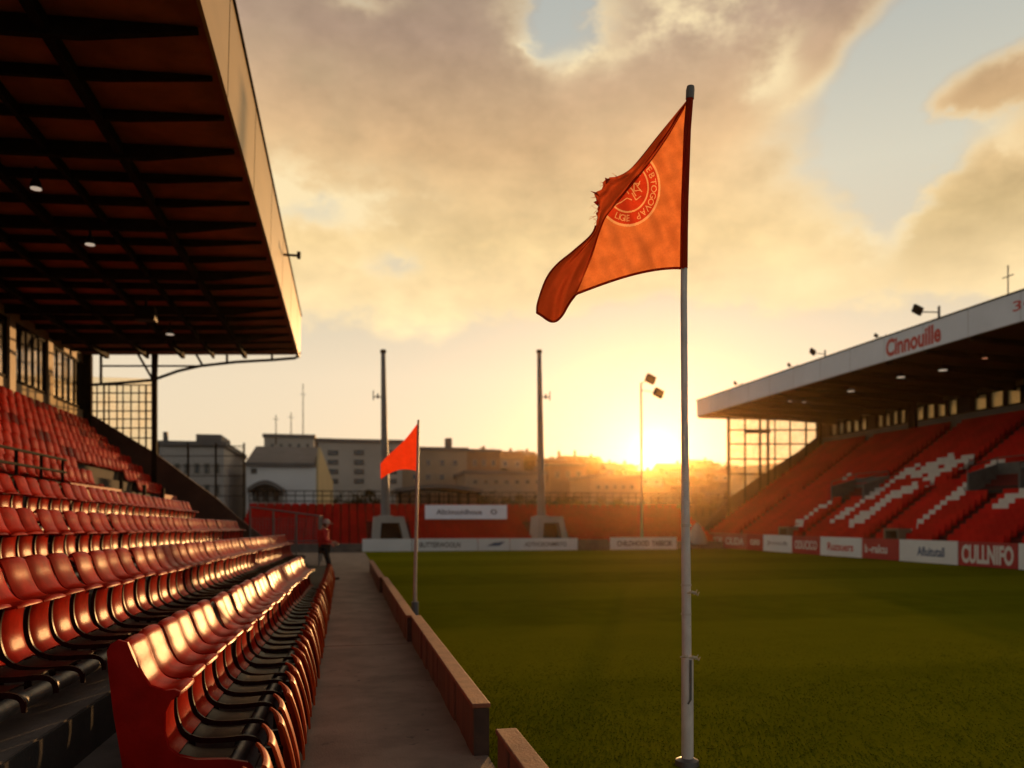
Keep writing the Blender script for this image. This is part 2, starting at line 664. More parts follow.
L_warm = lamp_mat('lamp_warm', (1.0, 0.82, 0.62), 0.42)
L_orange = lamp_mat('lamp_orange', (1.0, 0.40, 0.2), 0.4)


# ------------------------------------------------------------------ ground, pitch, path
def hill(x, y):
    t = min(1, max(0, (y - 118) / 170.0))
    t = t * t * (3 - 2 * t)
    k = 22.6 - 2.6 * math.exp(-((x - 118) / 22.0) ** 2) + 1.2 * math.sin(x * 0.045) - 2.5 * math.exp(-((x - 92) / 12.0) ** 2)
    k += 1.3 * mnoise.noise(Vector((x * 0.03, y * 0.03, 1.7)))
    if y > 300:
        k *= max(0.4, 1 - (y - 300) / 400)
    return t * k


def make_ground():
    g = MB()
    xs = list(np.concatenate([np.linspace(-900, -120, 10), np.linspace(-100, 260, 74), np.linspace(290, 900, 10)]))
    ys = list(np.concatenate([np.linspace(-300, 100, 9), np.linspace(115, 330, 44), np.linspace(350, 900, 14)]))
    g.grid([[(x, y, hill(x, y) - 0.012) for x in xs] for y in ys])
    m = mat('earth_and_scrub', (0.040, 0.030, 0.014), 0.95, var=0.5, vscale=0.08, wear=((0.07, 0.05, 0.025), 0.25, 0.58))
    tag(g.build('ground', m, smooth=True, angle=80), kind='structure')


make_ground()


def grass_mat():
    m = bpy.data.materials.new('pitch_turf')
    m.use_nodes = True
    t = m.node_tree
    n = NT(t)
    b = t.nodes['Principled BSDF']
    g = n.node('ShaderNodeNewGeometry')
    p = g.outputs['Position']
    sp = n.node('ShaderNodeSeparateXYZ')
    n.put(sp.inputs[0], p)
    # mowing bands across the pitch
    wv = n.m('SINE', n.m('MULTIPLY', sp.outputs[1], 2 * math.pi / 8.4))
    band = n.smooth(wv, -0.25, 0.25)
    f = n.smooth(n.noise(p, 1.1, 6, 0.65), 0.3, 0.7)
    f2 = n.smooth(n.noise(p, 38, 4, 0.7), 0.25, 0.75)
    c = n.mix(f, (0.130, 0.142, 0.003), (0.170, 0.178, 0.005))
    c = n.mix(n.m('MULTIPLY', f2, 0.35), c, (0.10, 0.115, 0.003))
    c = n.mix(n.m('MULTIPLY', band, 0.42), c, (0.22, 0.215, 0.008))
    worn = n.smooth(n.noise(p, 0.55, 5, 0.7), 0.60, 0.72)
    c = n.mix(n.m('MULTIPLY', worn, 0.22), c, (0.15, 0.11, 0.015))
    n.put(b.inputs['Base Color'], c)
    b.inputs['Roughness'].default_value = 0.95
    b.inputs['Specular IOR Level'].default_value = 0.0
    bn = n.node('ShaderNodeBump')
    bn.inputs['Strength'].default_value = 0.45
    bn.inputs['Distance'].default_value = 0.02
    n.put(bn.inputs['Height'], n.noise(p, 55, 5, 0.75))
    n.put(b.inputs['Normal'], bn.outputs[0])
    return m


M_grass = grass_mat()
g = MB()
g.grid([[(x, y, 0.0) for x in np.linspace(0.85, 23.0, 12)] for y in np.linspace(-8, 44.6, 14)])
tag(g.build('pitch', M_grass), kind='structure')


def make_blades():
    n = 60000
    # density falls off with distance from the near corner
    y = 3.4 + 8.0 * rng.random(n) ** 1.5
    x = 1.02 + (0.9 * y + 1.5) * rng.random(n) ** 1.3
    h = (0.005 + 0.008 * rng.random(n)) * np.clip((12.0 - y) / 5.0, 0.25, 1)
    cl = np.array([mnoise.noise(Vector((a * 1.3, b * 1.3, 0))) for a, b in zip(x, y)])
    h *= (1 + 0.6 * cl)
    edge = x < 1.22
    h[edge] *= 1.7
    ang = rng.random(n) * 2 * math.pi
    wd = 0.0035 + 0.002 * y / 6
    lean = (rng.random((n, 2)) - 0.5) * 0.03
    v = np.zeros((n, 3, 3))
    dx, dy = np.cos(ang) * wd, np.sin(ang) * wd
    v[:, 0] = np.stack([x - dx, y - dy, np.full(n, 0.0)], 1)
    v[:, 1] = np.stack([x + dx, y + dy, np.full(n, 0.0)], 1)
    v[:, 2] = np.stack([x + lean[:, 0], y + lean[:, 1], h], 1)
    me = bpy.data.meshes.new('grass')
    me.vertices.add(n * 3)
    me.vertices.foreach_set('co', v.reshape(-1))
    me.loops.add(n * 3)
    me.loops.foreach_set('vertex_index', np.arange(n * 3, dtype=np.int32))
    me.polygons.add(n)
    me.polygons.foreach_set('loop_start', np.arange(0, n * 3, 3, dtype=np.int32))
    me.update()
    me.validate()
    me.materials.append(leaf_mat('grass_blade', (0.118, 0.132, 0.004), 0.22, 0.04))
    o = bpy.data.objects.new('grass', me)
    COL.objects.link(o)
    tag(o, 'short dark green turf on the near side of the pitch', 'grass', kind='stuff')


make_blades()

# walkway in two slabs with a joint
YJ = at(390, 645, Z=0).y
m1 = MB().box(-0.62, 1.02, -6, YJ, -0.2, 0.006, 0.004)
m1.box(-0.62, 1.02, YJ + 0.02, 43.0, -0.2, 0.012, 0.004)
m1.box(-9.5, -0.622, 30.9, 43.0, -0.2, 0.010)
tag(m1.build('walkway', M_walk), kind='structure')

# ------------------------------------------------------------------ barriers along the pitch
def barrier(x0, y0, y1, top, label, shift=0.0):
    c = (x0 + 0.08, y0, 0)
    b = thing('pitch_barrier', label, 'barrier', c, 'low brown barriers along the pitch')
    p = MB()
    n = max(3, int((y1 - y0) / 0.34))
    w = (y1 - y0) / n
    for i in range(n):
        a, e = y0 + i * w + 0.014, y0 + (i + 1) * w - 0.014
        j = random.uniform(-0.008, 0.008)
        p.box(x0 + 0.012 + j, x0 + 0.118 + j, a, e, -0.05, top - 0.035, 0.006)
    p.build('panel', M_wood, b)
    MB().box(x0 - 0.004, x0 + 0.134, y0 - 0.012, y1 + 0.012, top - 0.033, top, 0.007).build('capping', M_woodtop, b)
    MB().box(x0 + 0.014, x0 + 0.124, y0 - 0.008, y0 - 0.001, -0.05, top - 0.036).build('end_board', mat('dark_end_board', (0.07, 0.035, 0.022), 0.8, var=0.3, vscale=8), b)
    return b


barrier(0.945, 1.2, 5.02, 0.385, 'brown board barrier nearest the camera, cut off by the lower edge of the photo')
barrier(0.905, 5.75, 11.24, 0.385, 'long brown board barrier beside the walkway, ending at the foot of the small red flag')
barrier(0.84, 11.28, 18.95, 0.385, 'brown board barrier just beyond the pole of the small red flag')
barrier(0.78, 19.0, 27.0, 0.385, 'farthest brown board barrier, near the far end of the walkway')


# ------------------------------------------------------------------ left grandstand
ROOFX, ROOFZ = -1.72, 7.95
YE = 31.0
gs = thing('grandstand', 'dark roofed grandstand with red seats on the left of the walkway', 'grandstand', (-6, YE, 0))


def skew(x, y, z):
    """the seat rows run a touch off the walkway's line and fall gently away"""
    t = y - 6.0
    return Vector((x + 0.0175 * t, y, z - 0.0105 * t))


def step(x0, x1, ztop, zbot, y0, y1):
    """one concrete tread, its front edge at x1"""
    m = MB()
    pts = [skew(x0, y0, zbot), skew(x1, y0, zbot), skew(x1, y1, zbot), skew(x0, y1, zbot),
           skew(x0, y0, ztop), skew(x1, y0, ztop), skew(x1, y1, ztop), skew(x0, y1, ztop)]
    for p in pts[:4]:
        p.z = -0.3
    return m.hexa(pts)


# rows: back x, seat top z, first y, last y
ROWS = [(-1.40, 0.985, 5.42, 20.2), (-2.66, 1.44, 4.9, 30.0), (-4.05, 1.92, 7.9, 28.3), (-5.27, 2.50, 10.9, 26.6)]
for i, (xb, zt, ya, yb) in enumerate(ROWS):
    zt2 = zt - 0.95 if i == 0 else zt - 1.06
    x1 = xb + 0.83 if i else -0.60
    x0 = ROWS[i + 1][0] + 0.81 if i < 3 else -5.9
    if i == 0:
        m = step(x0, x1, 0.028, -0.3, -3, YE)
        pts = None
        m.build('tread', M_conc, gs)
    else:
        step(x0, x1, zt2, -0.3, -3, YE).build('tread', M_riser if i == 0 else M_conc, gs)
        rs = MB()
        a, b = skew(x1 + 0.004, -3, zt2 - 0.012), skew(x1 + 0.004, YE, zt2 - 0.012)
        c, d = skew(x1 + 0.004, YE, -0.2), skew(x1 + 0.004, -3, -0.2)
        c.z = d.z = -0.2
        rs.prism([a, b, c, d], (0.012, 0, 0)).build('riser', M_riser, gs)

# upper block: steep steps with small seats
UP = [(-6.25 - 0.355 * j, 2.98 + 0.325 * j) for j in range(8)]
st = MB()
for x, z in UP:
    st.box(x - 0.335, x + 0.02, 9, YE, 0.0, z - 0.42)
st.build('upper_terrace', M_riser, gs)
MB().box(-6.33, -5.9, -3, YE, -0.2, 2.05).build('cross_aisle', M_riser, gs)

# red walls and openings between lower rows and upper block
MR = mat('red_wall_paint', (0.38, 0.05, 0.022), 0.7, var=0.25, vscale=1.5)
for (ya, yb, z0, z1) in ((18.6, 22.6, 1.7, 2.52), (27.6, 29.6, 1.4, 2.55), (29.7, 30.8, 1.2, 2.15)):
    MB().box(-5.88, -5.72, ya, yb, z0 - 1.2, z1, 0.01).build('red_wall', MR, gs)
MB().box(-5.87, -5.80, 22.6, 27.6, 1.0, 2.3).build('opening_shade', M_wallin, gs)  # solid dark slab standing in for the shade between the walls
for yy in (22.65, 25.1, 27.55):
    MB().box(-5.79, -5.70, yy - 0.05, yy + 0.05, 1.0, 2.75, 0.008).build('post', M_dark_steel, gs)
rl = MB()
for z in (2.45, 2.72, 2.98):
    rl.tube([(-5.75, 11, z), (-5.75, 18.4, z)], 0.028, 8)
for yy in np.arange(11, 18.6, 1.2):
    rl.tube([(-5.75, yy, 1.3), (-5.75, yy, 2.98)], 0.03, 8)
rl.build('guard_rail', M_dark_steel, gs, smooth=True)

# roof
rf = MB()
rf.prism([(ROOFX - 0.03, -1, ROOFZ), (-9.6, -1, 7.62), (-9.6, -1, 7.9), (ROOFX - 0.03, -1, 9.3)], (0, YE + 1.2, 0))
roof = rf.build('roof', M_soffit, gs)
fa = MB()
fa.prism([(ROOFX, -1.02, ROOFZ - 0.10), (ROOFX + 0.05, -1.02, ROOFZ - 0.10), (ROOFX + 0.09, -1.02, 9.42), (ROOFX + 0.02, -1.02, 9.42)], (0, YE + 1.3, 0))
fascia = fa.build('fascia', M_fascia, gs)
cap = MB()
cap.box(ROOFX - 0.04, ROOFX + 0.125, -1.03, YE + 0.30, 9.42, 9.47)
cap.build('capping', M_dark_steel, fascia)
sm = MB()
for yy in np.arange(2, 31, 3.4):
    sm = MB()
    sm.prism([(ROOFX + 0.052, yy, ROOFZ - 0.10), (ROOFX + 0.056, yy, ROOFZ - 0.10), (ROOFX + 0.095, yy, 9.41), (ROOFX + 0.091, yy, 9.41)], (0, 0.012, 0))
    sm.build('seam', M_dark_steel, fascia)
for yy in np.arange(0.5, 30.9, 1.13):
    big = int(yy / 1.13) % 3 == 0
    h = (0.24 if big else 0.16) if yy < 28 else 0.12
    MB().prism([(ROOFX - 0.10, yy, ROOFZ - 0.02), (-9.4, yy, 7.61), (-9.4, yy, 7.61 - h), (-3.2, yy, 7.88 - h), (ROOFX - 0.10, yy, ROOFZ - 0.07)], (0, 0.10 if big else 0.07, 0)).build('rafter', M_dark_steel, gs)
for xx, w in ((-3.6, 0.13), (-4.7, 0.07), (-5.75, 0.13), (-6.95, 0.10), (-8.3, 0.14)):
    zz = ROOFZ + (xx - ROOFX) * (ROOFZ - 7.62) / 7.88
    MB().box(xx - w / 2, xx + w / 2, -0.9, YE - 0.12, zz - 0.20, zz - 0.03).build('purlin', M_dark_steel, gs)
# flat battens break the soffit sheets up
bt = MB()
for yy in np.arange(1.0, 30.8, 0.28):
    pass
# end truss under the roof edge
tr = MB()
ty = YE + 0.06
pt = lambda px, py: at(px, py, Y=ty)
chord = [(89, 385), (120, 383), (153, 380), (178, 371), (200, 366), (236, 362), (272, 360), (296, 358), (300, 352)]
for a, b in zip(chord, chord[1:]):
    tr.bar(pt(*a), pt(*b), 0.09)
for a, b in (((138, 354), (153, 380)), ((157, 354), (156, 380)), ((196, 354), (203, 366)), ((227, 354), (227, 363)), ((272, 354), (272, 361)), ((101, 354), (101, 384))):
    tr.bar(pt(*a), pt(*b), 0.08)
tr.bar(pt(100, 366), pt(200, 366), 0.06)
tr.build('truss', M_dark_steel, gs)
# end screen: posts, mullions, one big pane
sc = MB()
X_post = pt(154.5, 400).x
sc.box(X_post - 0.09, X_post + 0.09, ty - 0.08, ty + 0.08, 1.2, 7.75)
sc.box(-9.2, -8.85, ty - 0.1, ty + 0.1, 4.0, 7.62)
sc.build('post', M_dark_steel, gs)
sf = MB()
for px in (97, 104, 109, 117, 123, 131, 139, 146):
    sf.bar(pt(px, 385), Vector((pt(px, 400).x, ty, 3.4)), 0.04 if px % 2 else 0.055)
for py in (385, 393, 402, 411, 419, 428, 438):
    sf.bar(pt(88, py), pt(154, py), 0.04)
screen = sf.build('end_screen', M_dark_steel, gs)
MB().prism([(-9.0, ty + 0.05, 3.2), (X_post, ty + 0.05, 3.2), (X_post, ty + 0.05, 6.85), (-9.0, ty + 0.05, 6.85)], (0, 0.012, 0)).build('pane', G_screen, screen)
# sloping end wall below it
ew = [at(84, 410, Y=YE), at(120, 432, Y=YE), at(155, 453, Y=YE), at(190, 479, Y=YE), at(215, 497, Y=YE), at(240, 519, Y=YE), at(262, 536, Y=YE)]
poly = ew + [Vector((ew[-1].x, YE, -0.2)), Vector((ew[0].x, YE, -0.2))]
MB().prism(poly, (0, 0.22, 0)).build('end_wall', mat('end_wall_render', (0.10, 0.05, 0.035), 0.85, var=0.3, vscale=1.5), gs)
# back wall and windows
BX = -9.12
MB().box(BX - 0.3, BX, 3, YE, 0, 5.62).box(BX - 0.3, BX, 3, YE, 7.30, 7.6).build('back_wall', M_wallp, gs)
MB().box(BX - 2.2, BX - 2.0, 3, YE, 5.0, 7.75).build('inner_wall', M_wallin, gs)
yy = YE - 0.35
k = 0
while yy > 9:
    w = 2.9 if k % 2 == 0 else 2.5
    a, b = yy - w, yy
    f = MB()
    f.box(BX - 0.06, BX + 0.03, a, b, 5.62, 5.70)
    f.box(BX - 0.06, BX + 0.03, a, b, 7.22, 7.30)
    for q in np.linspace(a, b - 0.07, 6):
        f.box(BX - 0.05, BX + 0.02, q, q + 0.07, 5.70, 7.22)
    fr = f.build('window', M_dark_steel, gs)
    MB().box(BX - 0.03, BX - 0.015, a + 0.02, b - 0.02, 5.70, 7.22).build('pane', G_dark, fr)
    p = MB().box(BX - 0.05, BX + 0.09, a - 0.42, a - 0.02, 5.2, 7.4).build('pier', M_wallp, gs)
    yy = a - 0.44
    k += 1
# bracket jutting from the fascia near its far end
bk = thing('roof_bracket', 'small dark bracket sticking out from the edge of the left roof', 'bracket', (ROOFX + 0.1, 22.4, 8.7))
q0 = Vector((ROOFX + 0.1, 22.3, 8.85))
MB().tube([q0, q0 + Vector((0.42, 0, 0.0))], 0.035, 8).build('arm', M_dark_steel, bk)
MB().tube([q0 + Vector((0.40, 0, -0.08)), q0 + Vector((0.40, 0, 0.10))], 0.05, 8).build('end_plate', M_dark_steel, bk)


def downlight(p, label, m=None, r=0.16, group='lamps under the stand roofs', drop=0.35):
    t = thing('roof_lamp', label, 'lamp', p, group)
    MB().tube([p, p + Vector((0, 0, drop))], 0.025, 6).build('stem', M_dark_steel, t)
    MB().tube([p + Vector((0, 0, 0.0)), p + Vector((0, 0, 0.10)), p + Vector((0, 0, 0.16))], [r * 1.15, r * 0.9, 0.04], 12).build('housing', M_dark_steel, t, smooth=True)
    MB().tube([p + Vector((0, 0, -0.02)), p + Vector((0, 0, -0.004))], r, 14).build('lens', m or L_warm, t)
    return t


downlight(at(36, 188, Z=7.25), 'small lit lamp under the left roof, nearest the top left corner', r=0.085)
downlight(at(90, 244, Z=7.25), 'small lit lamp under the left roof, middle one of three', r=0.09)
downlight(at(170, 334, Z=7.25), 'small lit lamp under the left roof, closest to the end truss', r=0.11)
for (px, py, lab) in ((146, 314, 'black speaker box hung under the left roof beside the farthest lamp'),):
    p = at(px, py, Z=7.2)
    t = thing('roof_speaker', lab, 'loudspeaker', p, 'speaker boxes under the left roof')
    MB().box(p.x - 0.25, p.x + 0.25, p.y - 0.2, p.y + 0.2, p.z - 0.18, p.z + 0.18, 0.02).build('cabinet', M_black, t)
    MB().bar(p + Vector((0, 0, 0.17)), p + Vector((0, 0, 0.5)), 0.06).build('hanger', M_dark_steel, t)


# ------------------------------------------------------------------ seats of the left stand
def shell_rows(profile, width, crown, nseg=10, topround=0.0):
    """a curved plastic shell: the side profile swept across its width"""
    rows = []
    n = len(profile)
    for i, (x, z) in enumerate(profile):
        a = profile[max(0, i - 1)]
        b = profile[min(n - 1, i + 1)]
        tx, tz = b[0] - a[0], b[1] - a[1]
        L = math.hypot(tx, tz)
        nx, nz = -tz / L, tx / L          # points forward / up
        w = width(i / (n - 1)) if callable(width) else width
        r = []
        for k in range(nseg + 1):
            u = -1 + 2 * k / nseg
            off = -crown * (abs(u) ** 3.0)
            r.append((x + nx * off, u * w / 2, z + nz * off))
        rows.append(r)
    return rows


def smooth_profile(pts, n=22):
    """Catmull-Rom through the points"""
    P = [pts[0]] + list(pts) + [pts[-1]]
    out = []
    for i in range(1, len(P) - 2):
        for j in range(max(2, n // (len(pts) - 1))):
            t = j / max(2, n // (len(pts) - 1))
            q = []
            for c in range(2):
                p0, p1, p2, p3 = P[i - 1][c], P[i][c], P[i + 1][c], P[i + 2][c]
                q.append(0.5 * (2 * p1 + (p2 - p0) * t + (2 * p0 - 5 * p1 + 4 * p2 - p3) * t * t + (3 * p1 - p0 - 3 * p2 + p3) * t ** 3))
            out.append(tuple(q))
    out.append(tuple(pts[-1]))
    return out


ZB = 0.985                                 # height of the seat top in local coordinates
PR_UP = smooth_profile([(0.03, 0.94), (0.065, 0.985), (0.115, 0.975), (0.150, 0.90), (0.185, 0.80), (0.235, 0.715), (0.31, 0.685), (0.385, 0.695), (0.418, 0.688), (0.430, 0.665)], 40)
PR_LOW = smooth_profile([(0.335, 0.655), (0.315, 0.56), (0.318, 0.44), (0.350, 0.335), (0.40, 0.285)], 20)
PR_PAN = smooth_profile([(0.395, 0.290), (0.47, 0.262), (0.60, 0.256), (0.74, 0.262), (0.815, 0.245), (0.85, 0.205), (0.858, 0.14)], 22)


def make_seat(parts=True, end_panel=False):
    t = bpy.data.objects.new('stadium_chair', None)
    COL.objects.link(t)
    t.empty_display_size = 0.1
    def wtop(u):
        return (0.425 + 0.030 * u) if u > 0.09 else 0.385 + 0.042 * math.sin(u / 0.09 * math.pi / 2)
    m = MB().sheet(shell_rows(PR_UP, wtop, 0.020, 12), 0.012)
    m.build('backrest', M_red, t, smooth=True, angle=55)
    m = MB().sheet(shell_rows(PR_LOW, 0.40, 0.026), 0.012)
    m.build('lower_back', M_red, t, smooth=True, angle=55)
    m = MB().sheet(shell_rows([(x, z - 0.022) for x, z in PR_PAN if x < 0.70], 0.37, 0.014, 8), 0.012)
    m.build('seat_pan', M_black, t, smooth=True, angle=55)
    b = MB()
    curve = [p for p in PR_LOW] + PR_PAN[1:]
    top, low = [], []
    for i, (x, z) in enumerate(curve):
        a, c = curve[max(0, i - 1)], curve[min(len(curve) - 1, i + 1)]
        tx, tz = c[0] - a[0], c[1] - a[1]
        L = math.hypot(tx, tz)
        w = 0.024 + 0.014 * math.sin(math.pi * i / len(curve))
        top.append((x, z))
        low.append((x + tz / L * w, z - tx / L * w))
    for y0 in ([] if end_panel else [-0.263]):
        for i in range(len(curve) - 1):
            p = [top[i], top[i + 1], low[i + 1], low[i]]
            b.hexa([(p[0][0], y0, p[0][1]), (p[1][0], y0, p[1][1]), (p[2][0], y0, p[2][1]), (p[3][0], y0, p[3][1]),
                    (p[0][0], y0 + 0.026, p[0][1]), (p[1][0], y0 + 0.026, p[1][1]), (p[2][0], y0 + 0.026, p[2][1]), (p[3][0], y0 + 0.026, p[3][1])])
        b.hexa([(x, y, z) for z in (-0.08, 0.34) for x, y in ((0.29, y0 + .003), (0.335, y0 + .003), (0.335, y0 + .023), (0.29, y0 + .023))])
    bmesh.ops.remove_doubles(b.bm, verts=b.bm.verts[:], dist=0.0005)
    inner = [f for f in b.bm.faces if all(len(e.link_faces) > 2 for e in f.edges if abs(e.verts[0].co.y - e.verts[1].co.y) > 0.01) and abs(f.normal.y) < 0.5 and sum(len(e.link_faces) > 2 for e in f.edges) >= 4]
    bmesh.ops.delete(b.bm, geom=inner, context='FACES_ONLY')
    if end_panel:
        b.box(0.28, 0.33, 0.19, 0.225, -0.08, 0.34)
    b.build('bracket', mat('bracket_black_red', (0.030, 0.006, 0.005), 0.4, spec=0.05, var=0.3, vscale=20), t)
    if end_panel:
        side = [(0.0, 0.93), (0.02, 0.975), (0.06, 1.0), (0.115, 0.985), (0.15, 0.90), (0.188, 0.80), (0.24, 0.715), (0.31, 0.69), (0.385, 0.70), (0.42, 0.685), (0.415, 0.655),
                (0.355, 0.635), (0.325, 0.56), (0.325, 0.44), (0.352, 0.34), (0.41, 0.292), (0.52, 0.272), (0.70, 0.268), (0.82, 0.245), (0.87, 0.19), (0.86, 0.08),
                (0.80, 0.13), (0.66, 0.18), (0.50, 0.19), (0.40, 0.17), (0.35, 0.08), (0.34, -0.02), (0.15, -0.02), (0.105, 0.25), (0.05, 0.55), (0.015, 0.8)]
        s = MB()
        s.prism([(x, -0.27, z) for x, z in side], (0, 0.042, 0))
        ed = [e for e in s.bm.edges if len(e.link_faces) == 2 and any(len(f.verts) > 6 for f in e.link_faces)]
        bmesh.ops.bevel(s.bm, geom=ed, offset=0.010, segments=3, affect='EDGES', profile=0.5)
        pn = s.build('side_panel', mat('dark_red_panel', (0.36, 0.008, 0.005), 0.4, spec=0.04, var=0.2, vscale=6, bump=0.12, bscale=50, wear=((0.38, 0.03, 0.015), 22, 0.68)), t, smooth=True, angle=35)
        pn['label'] = 'solid dark red side panel closing the row'
    return t


seat0 = make_seat()
seatE = make_seat(end_panel=True)
ROWLAB = ['glossy red seat with black pan in the lowest tall row beside the walkway',
          'glossy red plastic seat with black pan in the second tall row up from the walkway',
          'faded red plastic seat in the third tall row up from the walkway',
          'faded red plastic seat in the fourth tall row, just below the dark guard rail']
used = False
for i, (xb, zt, ya, yb) in enumerate(ROWS):
    y = ya
    k = 0
    while y < yb:
        if i == 0 and k == 0:
            o = seatE
            tag(o, 'red plastic end seat with solid dark red side panel, nearest the camera', 'seat')
        else:
            if not used:
                o = seat0
                used = True
            else:
                o = copy_tree(seat0)
            tag(o, ROWLAB[i], 'seat', ['seats of the lowest tall row', 'seats of the second tall row', 'seats of the third tall row', 'seats of the fourth tall row'][i])
        p = skew(xb, y, zt)
        o.location = (p.x, p.y, p.z - 0.985)
        o.rotation_euler = (random.uniform(-0.006, 0.006), random.uniform(-0.025, 0.025), -0.0175 + random.uniform(-0.012, 0.012))
        y += 0.5
        k += 1
    # shared steel tube that carries the row
    a, b = skew(xb + 0.70, ya - 0.25, zt - 0.985 + 0.135), skew(xb + 0.70, yb, zt - 0.985 + 0.135)
    MB().tube([a, b], 0.055, 12).build('seat_rail', M_steel, gs, smooth=True)

# small seats of the upper block
US = MB().sheet(shell_rows(smooth_profile([(0.02, 0.38), (0.05, 0.42), (0.09, 0.40), (0.13, 0.25), (0.17, 0.10), (0.26, 0.05), (0.36, 0.06), (0.40, 0.03)], 16), 0.44, 0.03, 6), 0.018)
us = US.build('tip_up_chair', M_red, smooth=True, angle=55)
ULAB = ['small red tip seat in the %s row of the steep upper block' % w for w in
        ('lowest', 'second lowest', 'third lowest', 'fourth lowest', 'fourth highest', 'third highest', 'second highest')] + ['small red tip seat in the topmost row under the stand windows']
first = True
for j, (x, z) in enumerate(UP):
    ystart = max(9.5, -x / 0.396)
    y = ystart
    while y < 30.6:
        if j < 3 and 22.4 < y < 27.0 and j < 2:
            y += 0.5
            continue
        if first:
            o = us
            first = False
        else:
            o = us.copy()
            COL.objects.link(o)
        tag(o, ULAB[j], 'seat', 'seats of upper row: ' + ULAB[j].split(' in the ')[1])
        o.location = (x - 0.24, y, z - 0.40)
        o.rotation_euler = (0, random.uniform(-0.04, 0.04), random.uniform(-0.02, 0.02))
        y += 0.5

# folded seats edging the walkway
fs = MB()
prof = smooth_profile([(0.085, 0.02), (0.080, 0.14), (0.050, 0.30), (0.010, 0.44), (-0.005, 0.475), (-0.022, 0.485)], 18)
fs.sheet([[(x - 0.018 * (abs(u) ** 2.5), u * 0.23 * (1.0 if z < 0.42 else 0.92), z) for u in np.linspace(-1, 1, 11)] for x, z in prof], 0.018)
fold = thing('folded_seat', 'orange red folded seat shell in the low row edging the walkway', 'folded seat', (0, 0, 0), 'folded seats edging the walkway')
fs.build('shell', mat('orange_red_plastic', (0.46, 0.060, 0.010), 0.42, spec=0.05, tint=(1.0, 0.55, 0.25), var=0.2, vscale=7, bump=0.05, bscale=60, obj_var=0.12), fold, smooth=True, angle=55)
MB().box(-0.10, 0.02, -0.02, 0.02, 0.0, 0.30).box(-0.12, 0.06, -0.05, 0.05, 0.0, 0.02).build('foot', M_black, fold)
y = 3.9
k = 0
while y < 22.6:
    o = fold if k == 0 else copy_tree(fold)
    o.location = (-0.405 + 0.001 * (y - 5), y, 0.015)
    o.rotation_euler = (0, random.uniform(-0.03, 0.03), 0.20 + random.uniform(-0.05, 0.05))
    y += 0.42
    k += 1


# ------------------------------------------------------------------ mesh cage at the end of the walkway
fc = thing('mesh_fence', 'grey wire mesh cage beyond the last red seats', 'fence', (-2.0, 30.4, 0))
fy = 30.2
fp = MB()
A, B = at(319, 516, Y=fy), at(250, 507, Y=fy)
MBx = [A.x, (A.x * 2 + B.x) / 3, (A.x + 2 * B.x) / 3, B.x]
for x in MBx:
    z = A.z + (B.z - A.z) * (x - A.x) / (B.x - A.x)
    fp.tube([(x, fy, -0.05), (x, fy, z)], 0.035, 8)
fp.tube([A, B], 0.03, 8)
fp.tube([(A.x, fy, 0.95), (B.x, fy, 0.95)], 0.02, 8)
fp.tube([A, (A.x, fy + 4, A.z)], 0.03, 8)
fp.tube([(A.x, fy + 4, -0.05), (A.x, fy + 4, A.z)], 0.035, 8)
M_fence = mat('galvanised', (0.22, 0.20, 0.19), 0.5, metal=0.5, var=0.2)
fp.build('frame', M_fence, fc, smooth=True)
wm = MB()
for x in np.arange(B.x, A.x, 0.11):
    wm.bar((x, fy, 0.05), (x, fy, A.z - 0.02), 0.012)
for z in np.arange(0.1, A.z - 0.02, 0.11):
    wm.bar((A.x, fy + 0.014, z), (B.x, fy + 0.014, z), 0.012)
for y in np.arange(fy, fy + 4, 0.11):
    wm.bar((A.x, y, 0.05), (A.x, y, A.z - 0.02), 0.012)
for z in np.arange(0.1, A.z - 0.02, 0.11):
    wm.bar((A.x, fy, z), (A.x, fy + 4, z), 0.012)
wm.build('wire_mesh', M_fence, fc)


# ------------------------------------------------------------------ person on the walkway
def skinned(name, verts, edges, rad, m, parent=None, levels=2, root=0):
    me = bpy.data.meshes.new(name)
    me.from_pydata([tuple(v) for v in verts], edges, [])
    o = bpy.data.objects.new(name, me)
    COL.objects.link(o)
    md = o.modifiers.new('skin', 'SKIN')
    md.use_smooth_shade = True
    for i, r in enumerate(rad):
        sv = me.skin_vertices[0].data[i]
        sv.radius = r if isinstance(r, tuple) else (r, r)
        sv.use_root = (i == root)
    o.modifiers.new('sub', 'SUBSURF').levels = levels
    dg = bpy.context.evaluated_depsgraph_get()
    dg.update()
    m2 = bpy.data.meshes.new_from_object(o.evaluated_get(dg))
    bpy.data.objects.remove(o)
    bpy.data.meshes.remove(me)
    for p in m2.polygons:
        p.use_smooth = True
    m2.materials.clear()
    m2.materials.append(m)
    m2.name = name
    o2 = bpy.data.objects.new(name, m2)
    COL.objects.link(o2)
    if parent:
        o2.parent = parent
    return o2


